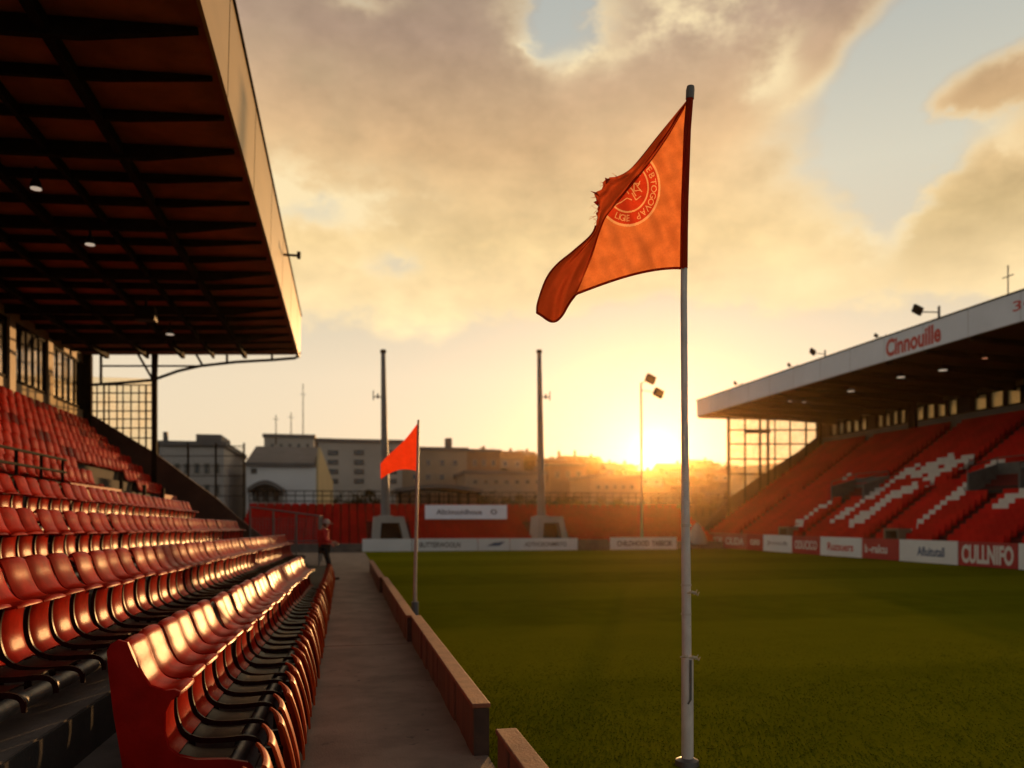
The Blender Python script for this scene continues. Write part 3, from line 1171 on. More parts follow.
def make_person():
    # local frame: x the way the person faces, y to the person's left, z up; 1.75 m tall
    J = dict(pel=(0, 0, .93), wai=(-.02, 0, 1.06), che=(-.03, 0, 1.26), ubk=(-.02, 0, 1.40), nec=(.0, 0, 1.49), hea=(.045, 0, 1.58), top=(.06, 0, 1.70),
             hl=(0, .09, .90), kl=(.16, .10, .50), al=(.09, .10, .10), tl=(.21, .10, .035),
             hr=(0, -.09, .90), kr=(.10, -.10, .49), ar=(.24, -.10, .09), tr=(.37, -.10, .035),
             sl=(-.02, .185, 1.39), el=(-.04, .23, 1.12), wl=(.17, .19, 1.01),
             sr=(-.02, -.185, 1.39), er=(-.02, -.235, 1.13), wr=(.22, -.17, 1.06))
    rad = dict(pel=(.125, .155), wai=.12, che=(.125, .15), ubk=(.10, .15), nec=.055, hea=.082, top=.07,
               hl=.085, kl=.056, al=.042, tl=.03, hr=.085, kr=.056, ar=.042, tr=.03,
               sl=.055, el=.043, wl=.03, sr=.055, er=.043, wr=.03)
    rad['pel'] = .125
    E = [('pel', 'wai'), ('wai', 'che'), ('che', 'ubk'), ('ubk', 'nec'), ('nec', 'hea'), ('hea', 'top'), ('pel', 'hl'), ('hl', 'kl'), ('kl', 'al'), ('al', 'tl'),
         ('pel', 'hr'), ('hr', 'kr'), ('kr', 'ar'), ('ar', 'tr'), ('ubk', 'sl'), ('sl', 'el'), ('el', 'wl'), ('ubk', 'sr'), ('sr', 'er'), ('er', 'wr')]
    # hands: a palm and five bent fingers each, grown from the wrist so the body stays one surface
    for s, w in (('l', 'wl'), ('r', 'wr')):
        sg = 1 if s == 'l' else -1
        W = Vector(J[w])
        f = Vector((.93, -.12 * sg, -.15)).normalized()
        side = Vector((.1, sg * .35, .9)).normalized()
        J['p' + s] = tuple(W + f * .06)
        rad['p' + s] = .028
        E.append((w, 'p' + s))
        for k, (o, L) in enumerate(((-.030, .060), (-.011, .074), (.010, .080), (.030, .072))):
            a = W + f * .095 + side * o
            b = a + f * L * .55 + Vector((0, -sg * .012, -.012))
            c = b + f * L * .30 + Vector((0, -sg * .028, -.014))
            for nm, q, pr in (('a', a, 'p' + s), ('b', b, None), ('c', c, None)):
                J[s + nm + str(k)] = tuple(q)
                rad[s + nm + str(k)] = .0095 if nm != 'c' else .007
            E += [('p' + s, s + 'a' + str(k)), (s + 'a' + str(k), s + 'b' + str(k)), (s + 'b' + str(k), s + 'c' + str(k))]
        a = W + f * .035 + side * .045
        b = a + f * .04 + side * .02
        J[s + 't1'], J[s + 't2'] = tuple(a), tuple(b)
        rad[s + 't1'], rad[s + 't2'] = .011, .009
        E += [(w, s + 't1'), (s + 't1', s + 't2')]
    # nose and chin grow from the head
    J['nos'] = (.155, 0, 1.595)
    rad['nos'] = .013
    J['chi'] = (.115, 0, 1.515)
    rad['chi'] = .035
    E += [('hea', 'nos'), ('hea', 'chi')]
    keys = list(J)
    ix = {k: i for i, k in enumerate(keys)}
    body = skinned('person', [J[k] for k in keys], [(ix[a], ix[b]) for a, b in E], [rad[k] for k in keys], M_skin, None, 2, 0)
    ft = at(330, 580, Z=0)
    body.location = (ft.x - 0.16, ft.y, 0.012)
    body.rotation_euler = (0, 0, R(12))
    tag(body, 'person in red jacket, dark trousers and pale cap standing on the far walkway', 'person')

    def cloth(nm, ks, es, gr, m, ov={}):
        id2 = {k: i for i, k in enumerate(ks)}
        rr = []
        for k in ks:
            r = ov.get(k, None)
            if r is None:
                q = rad[k]
                r = tuple(v + gr for v in q) if isinstance(q, tuple) else q + gr
            rr.append(r)
        return skinned(nm, [J[k] for k in ks], [(id2[a], id2[b]) for a, b in es], rr, m, body, 2, 0)
    J['cl'] = tuple(Vector(J['wl']).lerp(Vector(J['el']), 0.12))
    J['cr'] = tuple(Vector(J['wr']).lerp(Vector(J['er']), 0.12))
    rad['cl'] = rad['cr'] = .032
    J['hem'] = (0, 0, .90)
    rad['hem'] = .15
    J['ncb'] = (-.005, 0, 1.47)
    rad['ncb'] = .06
    cloth('jacket', ['che', 'wai', 'hem', 'ubk', 'ncb', 'sl', 'el', 'cl', 'sr', 'er', 'cr'],
          [('che', 'wai'), ('wai', 'hem'), ('che', 'ubk'), ('ubk', 'ncb'), ('ubk', 'sl'), ('sl', 'el'), ('el', 'cl'), ('ubk', 'sr'), ('sr', 'er'), ('er', 'cr')], .022, M_jacket)
    J['bl'] = tuple(Vector(J['al']) + Vector((0, 0, .02)))
    J['br'] = tuple(Vector(J['ar']) + Vector((0, 0, .02)))
    rad['bl'] = rad['br'] = .05
    cloth('trousers', ['pel', 'hl', 'kl', 'bl', 'hr', 'kr', 'br'], [('pel', 'hl'), ('hl', 'kl'), ('kl', 'bl'), ('pel', 'hr'), ('hr', 'kr'), ('kr', 'br')], .018, M_trous)
    for s in 'lr':
        a, t = Vector(J['a' + s]), Vector(J['t' + s])
        skinned('shoe', [a + Vector((-.05, 0, -.055)), a + Vector((.03, 0, -.05)), t + Vector((.05, 0, -.005))], [(0, 1), (1, 2)], [.043, .048, .032], M_black, body, 2, 0)
    hd = Vector(J['hea'])
    c = MB()
    rows = []
    for i in range(9):
        th = i / 8 * math.pi * 0.52
        rows.append([(hd.x + .015 + .112 * math.sin(th) * math.cos(q), .098 * math.sin(th) * math.sin(q), hd.z + .03 + .135 * math.cos(th)) for q in np.linspace(0, 2 * math.pi, 19)])
    c.grid(rows)
    c.prism([(hd.x + .10, -.07, hd.z + .035), (hd.x + .17, -.055, hd.z + .018), (hd.x + .20, 0, hd.z + .012), (hd.x + .17, .055, hd.z + .018), (hd.x + .10, .07, hd.z + .035)], (0, 0, .012))
    o = c.build('cap', M_cap, None, smooth=True)
    o.parent = body
    hr = MB()
    rows = []
    for i in range(6):
        zz = hd.z + .035 - i * .022
        rows.append([(hd.x + .010 - (.100 - .006 * i) * math.cos(q), (.094 - .004 * i) * math.sin(q), zz) for q in np.linspace(-1.35, 1.35, 13)])
    hr.grid(rows)
    hr.solid(0.012)
    o = hr.build('hair', mat('brown_hair', (0.06, 0.035, 0.02), 0.7), None, smooth=True)
    o.parent = body
    for sg in (1, -1):
        e = MB()
        cx, cy, cz = hd.x + .098, .032 * sg, hd.z + .02
        e.grid([[(cx + .012 * math.sin(a) * math.cos(q), cy + .012 * math.sin(a) * math.sin(q), cz + .012 * math.cos(a)) for q in np.linspace(0, 2 * math.pi, 9)] for a in np.linspace(0.05, math.pi - 0.05, 6)])
        o = e.build('eye', M_black, None, smooth=True)
        o.parent = body


make_person()

# ------------------------------------------------------------------ small corner flag
def flag_pole(label, base, r, ptop):
    pass


cf = at(415, 612, D=14.2)
cf.z = 0
small = thing('corner_flag', 'small plain red corner flag on a thin pale pole behind the barrier', 'flag', cf)
ptop = at(418.5, 420, D=14.2)
MB().tube([cf + Vector((0, 0, -0.05)), cf + Vector((0, 0, 0.6)), ptop], [0.034, 0.032, 0.022], 10).build('pole', mat('pale_pole', (0.52, 0.40, 0.35), 0.5, var=0.12, vscale=10), small, smooth=True)
MB().tube([cf + Vector((0, 0, -0.05)), cf + Vector((0, 0, 0.27))], 0.062, 12).build('socket', mat('blue_grey_socket', (0.12, 0.13, 0.16), 0.5), small, smooth=True)
M_flag2 = cloth_mat('flag_cloth_red', (0.78, 0.055, 0.016), 0.78)
rows = []
Rr = [(418, 422), (417.6, 436), (417.2, 454), (416.5, 471)]
Lf = [(414, 425), (398, 443), (386, 459), (380, 466)]
Lb = [(414, 425), (400, 455), (390, 469), (381, 478)]
N = 14
for j in range(9):
    v = j / 8
    row = []
    for i in range(N + 1):
        u = i / N
        # right edge straight, left edge along the flying end
        rp = (418.3 - 1.6 * v, 422 + 49 * v)
        top = (418.3 - 38 * u, 422 + 44 * u + 2 * math.sin(u * 5))
        bot = (416.7 - 36 * u, 471 + 8 * u ** 2 - 3 * math.sin(u * math.pi))
        px = top[0] + (bot[0] - top[0]) * v
        py = top[1] + (bot[1] - top[1]) * v
        row.append(at(px, py, D=14.2 + 0.25 * u + 0.05 * math.sin(u * 9 + v * 2)))
    rows.append(row)
fl = MB().grid(rows)
fl.build('cloth', M_flag2, small, smooth=True)

# ------------------------------------------------------------------ the big flag
PD = 5.62
base = at(687, 766, D=PD)
base.z = 0
bigf = thing('flagpole', 'tall pale flagpole with torn orange flag and round crest, standing on the near grass', 'flagpole', base)
P = lambda px, py, d=0.0: at(px, py, D=PD + d)
MB().tube([Vector((base.x, base.y, -0.1)), P(687, 740), P(686.6, 640), P(686, 560), P(684.6, 420), P(683.8, 300), P(684.6, 200), P(687.5, 130), P(690, 94)],
          [0.034, 0.034, 0.033, 0.032, 0.0235, 0.023, 0.022, 0.021, 0.020], 16).build('pole', M_pole, bigf, smooth=True)
MB().tube([P(687.5, 768, 0) + Vector((0, 0, -0.15)), P(687.4, 657)], 0.042, 16).build('sleeve', M_pole, bigf, smooth=True)
MB().tube([Vector((base.x, base.y, 0.0)), Vector((base.x, base.y, 0.035)), Vector((base.x, base.y, 0.05))], [0.085, 0.08, 0.05], 18).build('base_collar', M_steel, bigf, smooth=True)
MB().tube([P(689.8, 99), P(690.3, 90), P(690.6, 86.5), P(690.6, 85.5)], [0.029, 0.030, 0.026, 0.012], 14).build('cap', mat('grey_cap', (0.22, 0.20, 0.18), 0.45, var=0.2), bigf, smooth=True)
# latch, ties and knots on the pole
lt = MB()
lt.bar(P(690.5, 700, -0.045), P(690.5, 660, -0.045), 0.012, 0.016)
lt.bar(P(690.5, 700, -0.045), P(688, 704, -0.04), 0.012)
lt.build('latch', M_steel, bigf)
def knot(px, py, s=1.0):
    k = MB()
    c = P(px, py, -0.03)
    k.tube([c + Vector((-0.03, 0, 0.0)), c + Vector((0.0, -0.012, 0.008)), c + Vector((0.035 * s, 0, 0.0)), c + Vector((0.05 * s, 0, -0.018)), c + Vector((0.062 * s, 0.0, 0.006))], [0.004, 0.011, 0.010, 0.006, 0.003], 8)
    k.tube([c + Vector((0.02, -0.005, -0.01)), c + Vector((0.045 * s, -0.004, 0.022))], [0.007, 0.003], 6)
    k.build('tie', mat('pale_cord', (0.62, 0.50, 0.36), 0.8), bigf, smooth=True)
knot(691, 593)
knot(692, 658)
knot(684, 657, 0.5)
wr = MB()
for a, b in ((524, 527), (584, 586), (613, 615)):
    wr.tube([P(686.2, a), P(686.2, b)], 0.0355, 14)
wr.build('tape_band', mat('pale_tape', (0.66, 0.58, 0.52), 0.6), bigf, smooth=True)

M_flag = cloth_mat('flag_cloth_orange', (0.70, 0.205, 0.065), 0.86)
M_flagd = cloth_mat('flag_cloth_doubled', (0.62, 0.05, 0.018), 0.40)
M_crest = cloth_mat('crest_red', (0.62, 0.055, 0.020), 0.82)
M_thread = cloth_mat('crest_thread', (0.90, 0.47, 0.23), 0.86)


def cr(pts, t):
    """Catmull-Rom through table rows [(v, x, y)]"""
    for i in range(len(pts) - 1):
        if t <= pts[i + 1][0] or i == len(pts) - 2:
            break
    p = [pts[max(0, i - 1)], pts[i], pts[i + 1], pts[min(len(pts) - 1, i + 2)]]
    u = (t - p[1][0]) / (p[2][0] - p[1][0])
    out = []
    for c in (1, 2):
        m1 = (p[2][c] - p[0][c]) / max(1e-6, p[2][0] - p[0][0]) * (p[2][0] - p[1][0])
        m2 = (p[3][c] - p[1][c]) / max(1e-6, p[3][0] - p[1][0]) * (p[2][0] - p[1][0])
        out.append((2 * u ** 3 - 3 * u * u + 1) * p[1][c] + (u ** 3 - 2 * u * u + u) * m1 + (-2 * u ** 3 + 3 * u * u) * p[2][c] + (u ** 3 - u * u) * m2)
    return out


FOLD = [(0, 687, 103), (.15, 666, 139), (.3, 643, 171), (.45, 621, 198), (.55, 607, 215), (.65, 600, 230), (.78, 592, 255), (.9, 583, 277), (1, 576, 294)]
OUT = [(0, 688.5, 98), (.15, 659, 134), (.3, 633, 166), (.36, 622.5, 174), (.40, 612, 178), (.44, 604.5, 180), (.47, 602.5, 189), (.50, 595, 193), (.53, 597.5, 203), (.58, 597, 216), (.65, 593, 233), (.73, 574, 251), (.8, 557, 265), (.88, 546, 280), (.95, 538, 303), (1, 537, 313)]
MIDL = [(0, 687.7, 100.5), (.15, 662, 137), (.3, 638, 169), (.45, 615, 193), (.55, 601, 213), (.65, 596, 233), (.8, 573, 265), (.9, 561, 290), (1, 556, 312)]
SLV = [(0, 688.5, 104), (.2, 685, 140), (.5, 681.5, 190), (.8, 680.5, 240), (1, 680.5, 268.5)]


def panel_depth(px, py):
    """how far the cloth hangs behind the pole"""
    u = (688 - px) / 110.0
    return 0.02 + 0.30 * u + 0.040 * math.sin(u * 7.0 + py * 0.012) + 0.022 * math.sin(px * 0.16 + py * 0.05) + 0.013 * math.sin(px * 0.27 - py * 0.13) + 0.008 * math.sin(px * 0.11 + py * 0.31)


def flag_point(u, v):
    """u 0..1 from sleeve to fold, 1..2 behind the fold to the free edge"""
    if u <= 1:
        a, b = cr(SLV, v), cr(FOLD, v)
        x = a[0] + (b[0] - a[0]) * u
        y = a[1] + (b[1] - a[1]) * u
        if v > 0.7:
            y -= (v - 0.7) / 0.3 * 5.5 * math.sin(math.pi * u ** 0.8)
        return P(x, y, panel_depth(x, y))
    a, mdl, b = cr(FOLD, v), cr(MIDL, v), cr(OUT, v)
    t = u - 1
    l0, l1, l2 = 2 * (t - .5) * (t - 1), -4 * t * (t - 1), 2 * t * (t - .5)
    x = a[0] * l0 + mdl[0] * l1 + b[0] * l2
    y = a[1] * l0 + mdl[1] * l1 + b[1] * l2
    if v > 0.93:
        y += (v - 0.93) / 0.07 * 9.0 * math.sin(t * math.pi) ** 2 * (1 if t > .3 else t / .3)
    if 0.36 < v < 0.60 and t > 0.55:      # frayed stretch of the edge
        k = math.sin(v * 260) * 2.6 + math.sin(v * 117 + 1) * 2.4
        x += k * 0.35 * (t - 0.55) / 0.45
        y -= abs(k) * 0.2 * (t - 0.55) / 0.45
    d0 = panel_depth(a[0], a[1])
    return P(x, y, d0 + 0.24 * t * (0.4 + v) + 0.05 * math.sin(t * 8 + v * 6) + 0.012 * math.sin(t * 19 - v * 13))


EX, EY, EA, EB = 627.5, 187.5, 32.0, 38.0
MS = 8
MX0, MY0, MW, MHH = 588, 140, 80, 95
LETTER = np.zeros((MHH * MS, MW * MS), bool)


def fill_tri(a, b, c):
    t = np.array([a, b, c])
    t = (t - (MX0, MY0)) * MS
    x0, y0 = np.floor(t.min(0)).astype(int)
    x1, y1 = np.ceil(t.max(0)).astype(int) + 1
    x0, y0, x1, y1 = max(0, x0), max(0, y0), min(MW * MS, x1), min(MHH * MS, y1)
    if x1 <= x0 or y1 <= y0:
        return
    gx, gy = np.meshgrid(np.arange(x0, x1) + .5, np.arange(y0, y1) + .5)
    e = []
    for i in range(3):
        p, q = t[i], t[(i + 1) % 3]
        e.append((q[0] - p[0]) * (gy - p[1]) - (q[1] - p[1]) * (gx - p[0]))
    LETTER[y0:y1, x0:x1] |= ((e[0] >= 0) & (e[1] >= 0) & (e[2] >= 0)) | ((e[0] <= 0) & (e[1] <= 0) & (e[2] <= 0))


def crest_word(word, th0, th1, size, flip=False):
    for i, ch in enumerate(word):
        th = th0 + (th1 - th0) * (i + 0.5) / len(word)
        me = text_mesh(ch, size, 0.0, 0.012)
        b = bmesh.new()
        b.from_mesh(me)
        bpy.data.meshes.remove(me)
        bmesh.ops.triangulate(b, faces=b.faces[:])
        for f in b.faces:
            q = []
            for v in f.verts:
                lx, ly = v.co.x, v.co.y
                if flip:
                    lx, ly = -lx, -ly
                rr, tt = 0.815 + ly / EA, th + lx / (EA * 0.82)
                q.append((EX + EA * rr * math.cos(tt), EY + EB * rr * math.sin(tt)))
            fill_tri(*q)
        b.free()


crest_word('DEBTOGOVAP', -0.95, 1.25, 8.2)
crest_word('LIGIE', 2.05, 1.5, 7.8, True)
for seg in (((632, 176), (637, 172), (640, 176)), ((630, 180), (638, 186), (640, 181)), ((628, 186), (634, 191), (641, 190)), ((632, 193), (636, 200), (641, 196)), ((634, 178), (634, 190)),
            ((620, 203), (627, 198), (632, 200)), ((614, 206), (621, 202)), ((637, 186), (642, 192)), ((626, 190), (629, 194)), ((630, 172), (634, 168)), ((634, 183), (640, 184)), ((631, 188), (636, 196))):
    for (ax, ay), (bx, by) in zip(seg, seg[1:]):
        dx, dy = bx - ax, by - ay
        L = math.hypot(dx, dy)
        nx, ny = -dy / L * .45, dx / L * .45
        fill_tri((ax + nx, ay + ny), (bx + nx, by + ny), (bx - nx, by - ny))
        fill_tri((ax + nx, ay + ny), (bx - nx, by - ny), (ax - nx, ay - ny))
NU, NV = 250, 330
px_rows, pt_rows = [], []
for v in np.linspace(0, 1, NV):
    a, b = cr(SLV, v), cr(FOLD, v)
    rx, rp = [], []
    for u in np.linspace(0, 1, NU):
        x = a[0] + (b[0] - a[0]) * u
        y = a[1] + (b[1] - a[1]) * u
        if v > 0.7:
            y -= (v - 0.7) / 0.3 * 5.5 * math.sin(math.pi * u ** 0.8)
        rx.append((x, y))
        rp.append(P(x, y, panel_depth(x, y)))
    px_rows.append(rx)
    pt_rows.append(rp)
sets = {'cloth': [], 'crest_field': [], 'crest_ring': [], 'crest_lettering': []}
for i in range(NV - 1):
    for j in range(NU - 1):
        x = (px_rows[i][j][0] + px_rows[i + 1][j + 1][0]) / 2
        y = (px_rows[i][j][1] + px_rows[i + 1][j + 1][1]) / 2
        r = math.hypot((x - EX) / EA, (y - EY) / EB)
        k = 'cloth'
        if r < 1.03:
            k = 'crest_ring' if r > .965 or .622 < r < .667 else 'crest_field'
            ix, iy = int((x - MX0) * MS), int((y - MY0) * MS)
            if k == 'crest_field' and 0 <= ix < MW * MS and 0 <= iy < MHH * MS and LETTER[iy, ix]:
                k = 'crest_lettering'
        sets[k].append((i, j))


def cloth_part(name, cells, m, parent):
    ids, vs, fs = {}, [], []
    off = parent_origin(parent)
    for i, j in cells:
        f = []
        for c in ((i, j), (i, j + 1), (i + 1, j + 1), (i + 1, j)):
            if c not in ids:
                ids[c] = len(vs)
                vs.append(tuple(pt_rows[c[0]][c[1]] - off))
            f.append(ids[c])
        fs.append(f)
    me = bpy.data.meshes.new(name)
    me.from_pydata(vs, [], fs)
    for p in me.polygons:
        p.use_smooth = True
    me.materials.append(m)
    o = bpy.data.objects.new(name, me)
    COL.objects.link(o)
    o.parent = parent
    return o


flag = cloth_part('cloth', sets['cloth'], M_flag, bigf)
cloth_part('crest_field', sets['crest_field'], M_crest, flag)
cloth_part('crest_ring', sets['crest_ring'], M_thread, flag)
cloth_part('crest_lettering', sets['crest_lettering'], M_thread, flag)
back = MB().grid([[flag_point(u, v) for u in np.linspace(1, 2, 18)] for v in np.linspace(0, 1, 90)])
bk2 = back.build('folded_edge', cloth_mat('flag_cloth_shaded', (0.50, 0.075, 0.022), 0.66), bigf, smooth=True, angle=80)  # same flag cloth, the shade behind the fold put into a darker colour
# sleeve round the pole
sv = MB()
SR = [(0, 691.5, 99), (.2, 689, 135), (.5, 686.5, 190), (.8, 685.5, 240), (1, 685.5, 268.5)]
rows = []
for v in np.linspace(0, 1, 30):
    a, b = cr(SLV, v), cr(SR, v)
    rr = []
    for t in np.linspace(0, 1, 9):
        x = a[0] + (b[0] - a[0]) * t + (1.2 if 0 < t < 1 else 0) * 0
        rr.append(P(x + 0.5, a[1] + (b[1] - a[1]) * t, 0.02 - 0.055 * math.sin(t * math.pi)))
    rows.append(rr)
sv.sheet(rows, 0.003)
sv.tube([P(683.8, 268.5), P(684.2, 230), P(684.8, 200), P(687.3, 130), P(689.8, 98)], [0.027, 0.0265, 0.026, 0.0255, 0.025], 16)
sv.build('sleeve_hem', M_flagd, bigf, smooth=True, angle=80)
# stitched hem along the lower and free edges
hm = MB()
path = [flag_point(u, 1.0) for u in np.linspace(0.0, 2, 60)] + [flag_point(2, v) for v in np.linspace(0.99, 0.62, 30)]
hm.tube([p + Vector((0, -0.002, 0)) for p in path], 0.0095, 6)
hm.tube([flag_point(1.0, v) + Vector((0.0, -0.002, 0)) for v in np.linspace(0.02, 0.99, 60)], 0.004, 5)
hm.build('hem', M_flagd, bigf, smooth=True)
# torn scraps at the frayed edge
tn = MB()
for tri in (((600, 197), (590.5, 191), (597, 192.5)), ((599, 207), (593.5, 202), (598, 200)), ((606, 184), (605, 177.5), (611, 180))):
    d = panel_depth(610, 200) + 0.06
    a, b, c = [P(x, y, d + random.uniform(0, 0.05)) for x, y in tri]
    tn.prism([a, b, c], (0, 0.002, 0))
tn.build('torn_scrap', cloth_mat('torn_cloth', (0.62, 0.07, 0.025), 0.55), bigf)
fr = MB()
for i in range(26):
    v = 0.38 + 0.22 * random.random()
    p = flag_point(1.9, v)
    q = p + Vector((random.uniform(-0.05, -0.005), random.uniform(-0.02, 0.02), random.uniform(-0.03, 0.03)))
    r = q + Vector((random.uniform(-0.02, 0.005), 0, random.uniform(-0.03, 0.01)))
    fr.tube([p, q, r], [0.0016, 0.0012, 0.0008], 4)
fr.build('loose_thread', M_thread, bigf)


# ------------------------------------------------------------------ far stand
FY0, FY1, FZ0, FZ1 = 45.4, 51.6, 0.62, 2.75
xl, xr = -5.8, 22.6
far = thing('terrace_stand', 'low open stand of red seats across the far end of the pitch', 'stand', (8, FY0, 0))
nfr = 10
stp = MB()
for i in range(nfr):
    y0 = FY0 + (FY1 - FY0) * i / nfr
    z = FZ0 + (FZ1 - FZ0) * i / nfr
    stp.box(xl, xr, y0, y0 + (FY1 - FY0) / nfr + (0.3 if i == nfr - 1 else 0), -0.1, z - 0.30)
stp.build('step', mat('red_terrace', (0.20, 0.02, 0.016), 0.85, var=0.25, vscale=0.8), far)
MB().box(xl, xr, FY0 - 0.5, FY0 - 0.3, -0.1, 0.42).build('front_wall', M_conc, far)
rb = MB()
for x in np.arange(xl, xr + 8, 0.55):
    rb.bar((x, FY1 + 0.3, 2.0), (x, FY1 + 0.3, 3.55), 0.05)
for z in (2.62, 2.9, 3.25, 3.55):
    rb.bar((xl, FY1 + 0.3, z), (xr + 8, FY1 + 0.3, z), 0.06)
rb.build('rear_railing', M_dark_steel, far)
MB().box(xl, xr + 8, FY1 + 0.42, FY1 + 0.7, -0.1, 2.6).build('rear_wall', mat('brown_wall', (0.12, 0.08, 0.05), 0.9, var=0.2, vscale=0.5), far)

PORT = [(391, 372, 411), (551, 536, 569)]


def seat_shape(bm, x, y, z, fx, fy, mi, w=0.42):
    """small tip seat, facing (fx, fy): shaped back and pan"""
    sx, sy = -fy, fx
    def V(a, s, h):
        return bm.verts.new((x + fx * a + sx * s, y + fy * a + sy * s, z + h))
    prof = [(-0.05, 0.50), (0.0, 0.50), (0.05, 0.10), (0.33, 0.06), (0.34, 0.01), (0.02, 0.03)]
    L = [V(a, -w / 2, h) for a, h in prof]
    Rr_ = [V(a, w / 2, h) for a, h in prof]
    n = len(prof)
    fs_ = [bm.faces.new((L[i], L[(i + 1) % n], Rr_[(i + 1) % n], Rr_[i])) for i in range(n)]
    fs_ += [bm.faces.new(L[::-1]), bm.faces.new(Rr_)]
    for f in fs_:
        f.material_index = mi


fm = MB()
for i in range(nfr):
    y = FY0 + (FY1 - FY0) * (i + 0.55) / nfr
    z = FZ0 + (FZ1 - FZ0) * i / nfr - 0.29
    for x in np.arange(xl + 0.3, xr - 0.2, 0.5):
        bx0 = at(372, 530, Y=46).x - 0.2
        if i < 6 and any(at(a - 3, 530, Y=46.5).x < x < at(b + 3, 530, Y=46.5).x for _, a, b in PORT):
            continue
        seat_shape(fm.bm, x, y, z, 0, -1, 0)
tag(fm.build('far_seats', [mat('red_seat_end', (0.50, 0.012, 0.009), 0.7, spec=0.08, var=0.22, vscale=0.8)]), 'red seats in straight rows across the far stand', 'seats', kind='stuff')

# entrance portals and floodlight masts
for (cx, a, b), nm in zip(PORT, ('left', 'right')):
    t = thing('concrete_portal', 'white splayed concrete entrance below the %s tall mast of the far stand' % nm, 'entrance', at(cx, 541, Y=45.0), 'entrances of the far stand')
    y0 = 45.0
    pp = lambda px, py: at(px, py, Y=y0)
    w = b - a
    f = MB()
    f.prism([pp(a, 543), pp(a + w * .20, 543), pp(a + w * .24, 523), pp(a + w * .06, 516.5)], (0, 1.8, 0))
    f.prism([pp(b, 543), pp(b - w * .18, 516.5), pp(b - w * .30, 523), pp(b - w * .17, 543)], (0, 1.8, 0))
    f.prism([pp(a + w * .065, 516.5), pp(a + w * .242, 522.9), pp(b - w * .302, 522.9), pp(b - w * .185, 516.5)], (0, 1.8, 0))
    f.build('frame', M_rough, t)
    MB().prism([pp(a + w * .2, 543), pp(a + w * .24, 523), pp(b - w * .30, 523), pp(b - w * .17, 543)], (0, 0.02, 0)).build('shade_sheet', M_wallin, t).location.y += 0.9  # dark plate painted as the shade inside the portal


def mast(px, side, nm):
    yb = 46.2
    p0 = at(px + 1.5, 517.5, Y=yb)
    p1 = at(px - 0.8, 353, Y=yb)
    t = thing('lighting_mast', 'tall grey tapering mast behind the far stand, %s of the pair' % nm, 'mast', p0, 'pair of tall masts at the far stand')
    MB().tube([p0, p0.lerp(p1, 0.35), p1], [0.27, 0.21, 0.13], 12).build('shaft', M_mast, t, smooth=True)
    MB().tube([p1, p1 + Vector((0, 0, 0.18))], 0.17, 10).build('cap', M_dark_steel, t)
    q = at(px, 397, Y=yb)
    a = MB()
    a.bar(q, q + Vector((side * 0.6, 0, 0)), 0.06)
    a.bar(q + Vector((side * 0.6, 0, -0.2)), q + Vector((side * 0.6, 0, 0.35)), 0.06)
    a.bar(q + Vector((side * 0.35, 0, -0.1)), q + Vector((side * 0.35, 0, 0.18)), 0.1)
    a.build('side_arm', M_mast, t)
    MB().tube([p0 + Vector((0, 0, -0.25)), p0 + Vector((0, 0, 0.12))], 0.42, 12).build('foot', M_rough, t)


mast(384, -1, 'left')
mast(540, 1, 'right')


# advertising boards
def board(name, label, p0, p1, z0, z1, m, words, lm, group, face, th=0.08, wfrac=0.7, hfrac=0.5, bold=0.0, extra=None):
    """upright board whose foot runs p0 -> p1; words = [(text, centre 0..1, width 0..1)]"""
    p0, p1 = Vector(p0), Vector(p1)
    mid = (p0 + p1) / 2
    t = thing(name, label, 'board', (mid.x, mid.y, z0), group)
    d = (p1 - p0).normalized()
    nrm = Vector(face)
    a, b = p0 + d * 0.02, p1 - d * 0.02
    poly = [Vector((a.x, a.y, z0)), Vector((b.x, b.y, z0)), Vector((b.x, b.y, z1)), Vector((a.x, a.y, z1))]
    MB().prism(poly, -nrm * th).build('panel', m, t)
    L = (b - a).length
    right = d if d.cross(Vector((0, 0, 1))).dot(nrm) > 0 else -d
    for s, c, w in words:
        cc = a.lerp(b, c) + nrm * 0.003
        cc.z = (z0 + z1) / 2
        lettering(s, lm, t, cc, right, (0, 0, 1), w * L, hfrac * (z1 - z0), bold)
    lg = MB()
    for k in (0.06, 0.94):
        q = a.lerp(b, k) - nrm * (th + 0.15)
        lg.bar((q.x, q.y, 0), (q.x + nrm.x * 0.14, q.y + nrm.y * 0.14, z1 - 0.05), 0.05)
    lg.build('strut', M_dark_steel, t)
    return t, a, b, right


def fb(px):
    q = at(px, 548, Y=43.7)
    return (q.x, 43.7, 0)


gF = 'advertising boards behind the far goal line'
board('advert_board', 'plain white end board with no lettering left of the far goal line boards', fb(362), fb(412), 0.02, 0.70, M_bwhite, [], M_lgrey, gF, (0, -1, 0))
board('advert_board', 'white board with dark grey lettering under the small red flag, far goal line', fb(412), fb(478), 0.02, 0.70, M_bwhite, [('BUTTERWOOLN', .42, .62)], M_lgrey, gF, (0, -1, 0), hfrac=.42, bold=.02)
t, a, b, rt = board('advert_board', 'white board with only a small blue emblem, middle of the far goal line boards', fb(478), fb(510), 0.02, 0.70, M_bwhite, [], M_lblue, gF, (0, -1, 0))
em = MB()
c = a.lerp(b, 0.55)
em.prism([(c.x - .5, c.y - .006, .28), (c.x + .2, c.y - .006, .28), (c.x + .55, c.y - .006, .52), (c.x - .1, c.y - .006, .46)], (0, .004, 0))
em.build('emblem', M_lblue, t)
board('advert_board', 'white board with grey lettering at the foot of the right mast, far goal line', fb(510), fb(578), 0.02, 0.70, M_bwhite, [('ADTHOEONMRITO', .52, .62)], M_lgrey, gF, (0, -1, 0), hfrac=.36, bold=.01)
